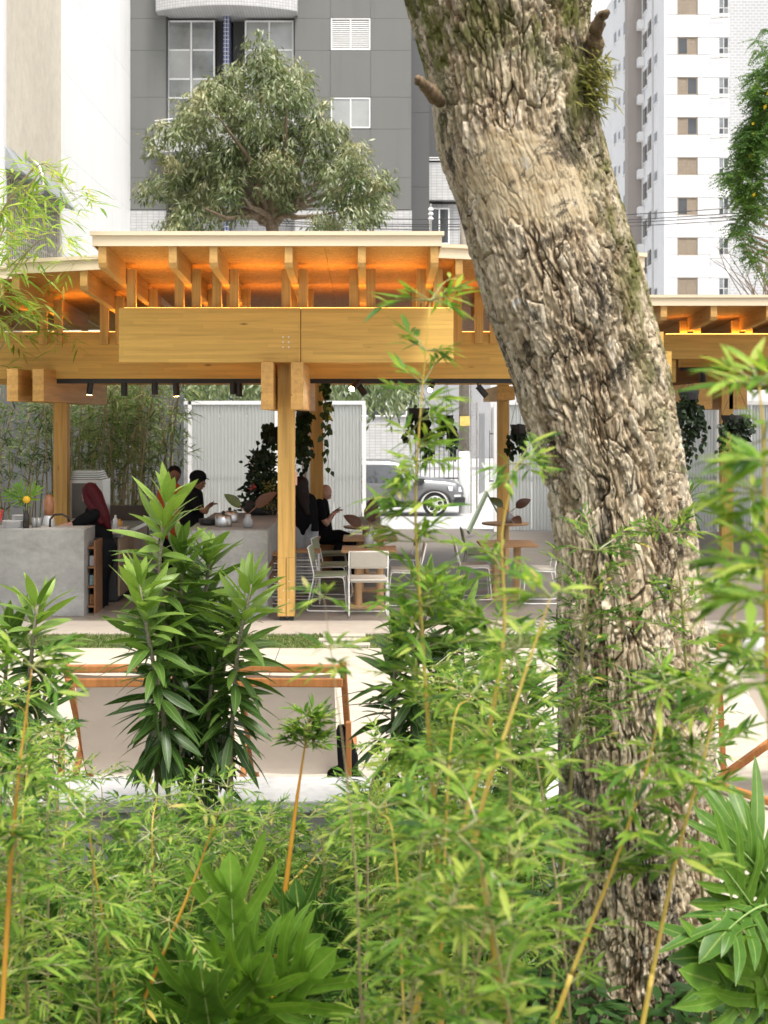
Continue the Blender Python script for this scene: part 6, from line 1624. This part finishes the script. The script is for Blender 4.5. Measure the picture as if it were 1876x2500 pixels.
# ------------------------------------------------------------------ lobed philodendron leaves
def lobed_tpl(L=1.0, lobes=5, depth=.55, seed=0, curl=.3):
    """deeply lobed blade: a broad end lobe and pairs of finger lobes leaving the midrib at falling angles; the midrib comes first"""
    rnd = random.Random(seed); V = []; F = []; n = 10
    for i in range(n+1): V.append((0, i/n*.97, .002))
    def strip(p, ang, ln, w0, rise, bend):
        b = len(V); m = 9; d = Vector((math.sin(ang), math.cos(ang), 0)); x = Vector((d.y, -d.x, 0))
        for j in range(m+1):
            t = j/m
            c = Vector(p) + d*ln*t + Vector((0, 1, 0))*bend*ln*t*t
            w = w0*(np.interp(t, [0, .15, .45, .7, .88, 1], [1.25, .95, .82, .85, .55, .03]) + .08*math.sin(9*t + seed))
            z = rise*t - .55*rise*t*t + .035*math.sin(5*t + ang*3)*t
            V.append(tuple(c - x*w*.5 + Vector((0, 0, z + .16*w)))); V.append(tuple(c + Vector((0, 0, z)))); V.append(tuple(c + x*w*.5 + Vector((0, 0, z + .16*w))))
        for j in range(m):
            q = b + 3*j; F.append((q, q+1, q+4, q+3)); F.append((q+1, q+2, q+5, q+4))
    for i in range(lobes):
        t = .06 + .56*i/(lobes-1)
        for s in (-1, 1):
            ang = s*np.interp(i/(lobes-1), [0, .3, 1], [2.0, 1.25, .62]) + rnd.gauss(0, .06)
            ln = np.interp(i/(lobes-1), [0, .4, 1], [.36, .52, .46])*rnd.uniform(.85, 1.12)
            strip((0, t, 0), ang, ln, .108*rnd.uniform(.85, 1.15), .10 + .06*rnd.random(), .30)
    strip((0, .50, 0), .0, .50, .22, .02, 0)
    strip((0, .62, .001), .42, .27, .10, .05, .15); strip((0, .62, .001), -.42, .27, .10, .05, .15)
    strip((0, .0, -.002), .0, .62, .13, .0, 0)
    V = np.array(V); V[:, 2] -= curl*V[:, 1]**2 + .25*V[:, 0]**2
    return V, np.array(F)
M['philo'] = leafmat('lobed_leaf', [(0, (.026, .08, .018)), (.5, (.07, .165, .024)), (1, (.17, .33, .035))], .36, .34, .3, vein=True)
M['midrib'] = plain('leaf_rib', (.26, .38, .12, 1), .5, var=.1)
PHS = []
for i in range(6):
    V, F = lobed_tpl(1, [4, 5, 5, 4, 5, 4][i], [.62, .55, .7, .5, .6, .55][i], i, [.1, .3, .45, .2, .55, .35][i])
    me = bpy.data.meshes.new('lobed_leaf'); me.from_pydata(V.tolist(), [], F.tolist())
    a = me.attributes.new('tint', 'FLOAT', 'POINT'); a.data.foreach_set('value', np.full(len(V), [.95, .75, .5, .3, .6, .15][i], dtype=np.float32))
    ev = np.concatenate([np.full(11, .5), np.tile([1, 0, 1], (len(V)-11)//3)]).astype(np.float32)
    a = me.attributes.new('edge', 'FLOAT', 'POINT'); a.data.foreach_set('value', ev)
    me.polygons.foreach_set('use_smooth', [True]*len(me.polygons)); me.materials.append(M['philo'])
    rib = [V[j] for j in range(11)]
    PHS.append((me, [Vector(r) for r in rib]))
def philo(label, root, Y, leaves, group=None):
    """leaves: (base x, base y, tip x, tip y, depth towards camera at the tip, shape)"""
    b = Vector((PX(root, Y), Y, 0)); t = thing('philodendron', label, 'plant', b, group)
    for (bx_, by_, tx_, ty_, dv, sp) in leaves:
        p = P(bx_, by_, Y); e = P(tx_, ty_, Y - dv); d = e - p; L_ = d.length; d.normalize()
        u = Vector((0, -1, .55)) if abs(d.z) > .35 else Vector((0, -.45, 1)); x = d.cross(u).normalized(); z = x.cross(d)
        W = L_*random.uniform(.92, 1.1)
        me, rib = PHS[sp]
        o = bpy.data.objects.new('leaf', me); COL.objects.link(o); o.parent = t
        q_ = p - wpos(t)
        o.matrix_local = Matrix(((x.x*W, d.x*L_, z.x*W, q_.x), (x.y*W, d.y*L_, z.y*W, q_.y), (x.z*W, d.z*L_, z.z*W, q_.z), (0, 0, 0, 1)))
        ribp = [p + x*r.x*W + d*r.y*L_ + z*(r.z*W + .008) for r in rib[:-2]]
        MB().tube(ribp, [.005*(1-.8*k/len(ribp)) for k in range(len(ribp))], 5).build('midrib', M['midrib'], t, smooth=True)
        root_ = b + Vector((random.gauss(0, .05), random.gauss(0, .05), 0))
        MB().tube([root_, root_.lerp(p, .6) + Vector((0, .06, .1)), p], [.011, .009, .006], 7).build('leaf_stalk', M['midrib'], t, smooth=True)
philo('large lobed philodendron with upright bright leaf at the bottom left', 520, 4.4, [(510, 2130, 495, 1855, .05, 0), (500, 2190, 640, 2050, .2, 1), (470, 2180, 380, 2060, .2, 2), (520, 2230, 560, 2090, .3, 0), (440, 2210, 360, 2150, .3, 4), (545, 2225, 700, 2065, .25, 0), (470, 2290, 430, 2150, .35, 1)])
philo('dark lobed philodendron right of the bright one at the bottom', 650, 4.9, [(660, 2090, 640, 1925, .1, 3), (670, 2090, 730, 1960, .15, 5), (650, 2100, 590, 1990, .15, 3), (665, 2110, 760, 2060, .3, 5), (640, 2150, 700, 2230, .3, 3), (690, 2150, 780, 2160, .3, 2)])
philo('lobed philodendron with arching leaves at the lower right edge', 1690, 4.6, [(1640, 1990, 1570, 1850, .2, 1), (1660, 1960, 1560, 1960, .3, 2), (1650, 1900, 1590, 1790, .15, 4), (1660, 2070, 1565, 2050, .3, 2), (1660, 2010, 1640, 1770, .1, 4), (1680, 2190, 1575, 2110, .35, 1), (1690, 2230, 1640, 2050, .3, 0)])
philo('lobed philodendron below the white wall at the left', 330, 5.6, [(290, 1960, 260, 1850, .1, 5), (300, 1965, 370, 1880, .1, 3), (280, 1975, 190, 1900, .2, 3), (310, 1985, 400, 1960, .3, 2), (290, 2080, 180, 2050, .3, 5), (300, 2090, 400, 2040, .3, 3)])
philo('lobed philodendron in front of the grey wall at the centre', 830, 5.8, [(840, 1930, 790, 1840, .1, 2), (840, 1930, 880, 1810, .1, 3), (850, 1940, 940, 1880, .2, 1), (830, 1950, 750, 1920, .2, 5), (850, 1980, 900, 1990, .3, 3)])
philo('lobed philodendron left of the trunk foot', 1090, 5.4, [(1090, 1920, 1060, 1800, .1, 1), (1095, 1925, 1160, 1840, .15, 3), (1080, 1950, 1000, 1900, .2, 2), (1100, 1990, 1180, 1980, .3, 3)])
philo('dark lobed philodendron at the bottom left corner', 120, 5.0, [(120, 2060, 60, 1960, .2, 3), (130, 2060, 210, 1980, .2, 5), (120, 2110, 30, 2090, .3, 3), (140, 2120, 240, 2110, .3, 2), (110, 2180, 70, 2080, .3, 5)])

# ------------------------------------------------------------------ ferns, ground cover, grass, flower
M['fern'] = leafmat('fern_leaf', [(0, (.045, .10, .02)), (1, (.17, .28, .06))], .5, .35)
def fern(x, Y, label, n=7, L=.45, tint=.5, z=.02):
    b = Vector((PX(x, Y), Y, z)); t = thing('fern', label, 'fern', b, None)
    for k in range(n):
        a = 2*math.pi*k/n + random.gauss(0, .25); d = Vector((math.cos(a), math.sin(a), 0)); Lf = L*random.uniform(.8, 1.15); lv = Leaves(); stem = []
        for j in range(16):
            f = j/15; p = b + d*Lf*f*.75 + Vector((0, 0, Lf*(1.1*f - .75*f*f))); stem.append(p)
            if j < 2: continue
            sd = d.cross(Vector((0, 0, 1)))
            for s in (-1, 1): lv.add(p, sd*s + d*.35 + Vector((0, 0, -.1)), (0, 0, 1), .085*math.sin(math.pi*min(.97, f*.85+.12))*L/.45, .018*L/.45, min(.99, max(0, random.gauss(tint, .12))), .3)
        fr = MB().tube(stem, .0025, 4).build('frond', M['midrib'], t)
        lv.build('leaflets', M['fern'], fr, TPL2, 'stuff')
fern(1020, 4.6, 'pale fern at the very bottom of the picture', 8, .42, .8, .12); fern(760, 5.6, 'fern among the dark philodendron leaves', 8, .45, .4)
fern(1600, 5.0, 'fern under the right edge philodendron', 8, .42, .6); fern(200, 5.7, 'fern under the left thicket', 8, .45, .4); fern(960, 6.2, 'yellow-green feathery fern below the dark cane plant', 9, .5, .95)
fern(1010, 7.02, 'yellow-green feathery palm fern before the cafe tables', 9, .6, 1.0, .75)
gc = Leaves()
for k in range(16000):
    Y = random.uniform(3.6, 7.15); x = random.uniform(-200, 1900)
    h = random.triangular(.0, .42, .1)*(1.0 if Y < 6.6 else .55)
    if x > 1555 and Y > 5.6: continue
    c = Vector((PX(x, Y), Y, h)); dd = runit(); dd.z = abs(dd.z)*.5 - .1
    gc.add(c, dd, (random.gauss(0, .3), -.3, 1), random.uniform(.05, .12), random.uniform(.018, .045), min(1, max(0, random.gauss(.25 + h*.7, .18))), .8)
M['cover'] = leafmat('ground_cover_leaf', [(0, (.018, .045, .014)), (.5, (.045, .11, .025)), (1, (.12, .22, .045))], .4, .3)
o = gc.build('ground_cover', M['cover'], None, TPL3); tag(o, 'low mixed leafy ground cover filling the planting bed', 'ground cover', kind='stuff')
fw = thing('pink_flower', 'single small pink flower among the leaves at the bottom centre', 'flower', P(828, 1978, 4.3))
for k in range(6):
    a = k*math.pi/3; d = Vector((math.cos(a), -.4, math.sin(a)))
    paddle_leaf(P(828, 1978, 4.3), d, (0, -1, .2), .016, .013, leafmat('pink_petal%d' % k, [(0, (.70, .10, .30)), (1, (.8, .2, .42))], .6, .3) if k == 0 else bpy.data.materials['pink_petal0'], fw, .5).name = 'petal'
MB().tube([P(828, 1978, 4.3), P(829, 2050, 4.35)], .0015, 4).build('stem', M['midrib'], fw)
M['grass'] = leafmat('grass_blade', [(0, (.04, .09, .015)), (.7, (.13, .19, .045)), (1, (.34, .32, .13))], .6, .35)
gs = Leaves()
slabs_ = [(PX(697, 15.4), PX(790, 15.4), 15.60, 15.78), (PX(689, 15.4), PX(782, 15.4), 15.28, 15.46), (PX(700, 15.4), PX(800, 15.4), 14.98, 15.14)]
for k in range(26000):
    x = random.uniform(-4.6, 5.2); y = random.uniform(14.91, 15.87)
    if any(a < x < b and c < y < d for a, b, c, d in slabs_): continue
    gs.add((x, y, -.015), Vector((random.gauss(0, .4), random.gauss(0, .4), 1)), (0, -1, 0), random.uniform(.018, .042), .006, random.random(), 0)
for k in range(6000):
    x = random.uniform(1.3, 3.2); y = random.uniform(5.3, 6.94)
    gs.add((x, y, -.02), Vector((random.gauss(0, .4), random.gauss(0, .4), 1)), (0, -1, 0), random.uniform(.03, .08), .006, min(1, random.random()*.5+.5), 0)
o = gs.build('grass', M['grass'], None, TPL2); tag(o, 'short lawn grass in the strip before the pavilion', 'grass', kind='stuff')

# ------------------------------------------------------------------ hanging plants and arrangements in the hall
M['vineleaf'] = leafmat('vine_leaf', [(0, (.006, .014, .005)), (.6, (.025, .055, .014)), (.9, (.07, .11, .025)), (1, (.40, .30, .03))], .4, .2)
HEART = leaf_tpl(4, .15, .3, .30)
def hanging(x, y0, y1, Y, wid, n, label, tint=.25, pot=True, strands=7, L=(.07, .11), zr=None):
    top = P(x, y0, Y); t = thing('hanging_plant', label, 'plant', top, 'hanging plants')
    w_ = wid/FPX*Y; H = (y1-y0)/FPX*Y
    if pot:
        MB().lathe(top - Vector((0, 0, .10)), [(w_*.28, 0), (w_*.36, .10), (w_*.38, .16), (w_*.33, .16)], 14).build('pot', M['charcoal'], t)
        for s in (-1, 0, 1): MB().tube([top + Vector((s*w_*.35, 0, .06)), (top.x, top.y, 3.0)], .004, 4).build('cord', M['charcoal'], t)
    vm = MB(); lv = Leaves(); per_ = n//strands
    for s in range(strands):
        a = random.uniform(0, 2*math.pi); r = w_/2*random.uniform(.15, 1); hh = H*random.uniform(.35, 1.0) if s else H
        p = top + Vector((math.cos(a)*w_*.15, math.sin(a)*w_*.15, .02)); pts = [p]
        for j in range(1, 9):
            f = j/8; pts.append(top + Vector((math.cos(a)*r*min(1, f*2.2) + random.gauss(0, .015), math.sin(a)*r*.7, .06*(1-f) - hh*f)))
        vm.tube(pts, .004, 4)
        for k in range(per_):
            q_ = poly_at(pts, (random.random()**1.25)) + rv(.03)
            lv.add(q_, Vector((random.gauss(0, .8), random.gauss(-.3, .5), -.9)), Vector((random.gauss(0, .4), -1, .3)), random.uniform(*L), random.uniform(L[0]*.75, L[1]*.75), min(1, max(0, random.gauss(tint, .18))), .3)
    vm.build('stems', M['wood_shelf'], t); lv.build('leaves', M['vineleaf'], t, HEART, 'stuff')
hanging(1488, 850, 1012, 23.2, 62, 420, 'dark trailing hanging plant right of the trunk', .2)
hanging(1590, 905, 975, 23.0, 85, 330, 'bushy dark hanging plant at the far right column', .12)
hanging(655, 885, 1045, 20.4, 40, 320, 'dark hanging plant right of the centre column', .25)
hanging(583, 925, 975, 20.9, 48, 130, 'small dark hanging plant left of the centre column', .2, pot=False)
hanging(702, 828, 1020, 18.6, 22, 70, 'long thin trailing vine with a few yellow leaves from the beam', .55, pot=False, strands=2)
hanging(905, 890, 1000, 22.5, 62, 300, 'dark hanging plant above the parked car behind the bamboo', .2)
hanging(965, 905, 965, 22.5, 40, 140, 'smaller dark hanging plant left of the utility pole', .2)
hanging(1125, 925, 990, 23.2, 60, 200, 'dark hanging plant at the rear column left of the trunk', .12)
fa = thing('flower_arrangement', 'large dark flower arrangement at the end of the long counter', 'flower arrangement', (PX(565, 20.2), 20.2, tz_))
MB().lathe((PX(565, 20.2), 20.2, tz_), [(.20, 0), (.26, .06), (.24, .18), (.16, .22)], 18).build('bowl', M['charcoal'], fa, smooth=True)
fv = Leaves()
for k in range(900):
    f = random.random(); c = P(568 + random.gauss(0, 24*(1-.55*f)), 1105 - 125*f, 20.2 + random.gauss(0, .14))
    fv.add(c, Vector((random.gauss(0, .7), random.gauss(-.3, .5), random.gauss(.4, .5))), (0, -1, .3), random.uniform(.07, .16), random.uniform(.03, .05), min(.9, max(0, random.gauss(.12, .15))), .3)
fv.build('foliage', M['vineleaf'], fa, TPL3, 'stuff')
yv = Leaves()
for k in range(170):
    c = P(random.choice([578, 588, 585]) + random.gauss(0, 9), random.choice([1052, 1090]) + random.gauss(0, 9), 19.9 + random.gauss(0, .05))
    yv.add(c, runit(), (0, -1, .3), random.uniform(.02, .04), .02, random.uniform(.0, 1), .2)
yv.build('yellow_sprigs', leafmat('ochre_sprig', [(0, (.16, .15, .04)), (1, (.30, .26, .06))], .6, .2), fa, TPL2, 'stuff')
for (x, y) in ((546, 1047), (550, 1052), (543, 1056)): MB().ball(P(x, y, 20.0), .028, n=10, m=7).build('red_bloom', plain('red_bloom%d' % y, (.40, .06, .04, 1), .6), fa, smooth=True)
for (xa, ya, xb, yb) in ((556, 1010, 552, 975), (548, 1020, 540, 990)): MB().beam(P(xa, ya, 20.2), P(xb, yb, 20.2), .02, .02).build('spike', M['wood_shelf'], fa)
# leaf and flower in the bottle on the left counter
for (dx, dz, sp) in ((-.35, 1, 1), (.5, .75, 0), (-.7, .55, 4)):
    me, rib = PHS[sp]; d = Vector((dx, -.25, dz)).normalized(); u = Vector((0, -1, .6)); x = d.cross(u).normalized(); z = x.cross(d); Ln = .27; q_ = btop + Vector((dx*.04, 0, .02)) - wpos(bvase)
    o = bpy.data.objects.new('leaf', me); COL.objects.link(o); o.parent = bvase
    o.matrix_local = Matrix(((x.x*Ln, d.x*Ln, z.x*Ln, q_.x), (x.y*Ln, d.y*Ln, z.y*Ln, q_.y), (x.z*Ln, d.z*Ln, z.z*Ln, q_.z), (0, 0, 0, 1)))
MB().ball(btop + Vector((.02, -.06, .06)), .05, .04, .045, 12, 8).build('yellow_bloom', plain('yellow_bloom', (.72, .42, .02, 1), .6, var=.3, scale=60, bmp=.8, bscale=120), bvase, smooth=True)
MB().tube([btop - Vector((0, 0, .1)), btop + Vector((.02, -.05, .05))], .005, 5).build('stalk', M['midrib'], bvase)
print('objects', len(bpy.data.objects))
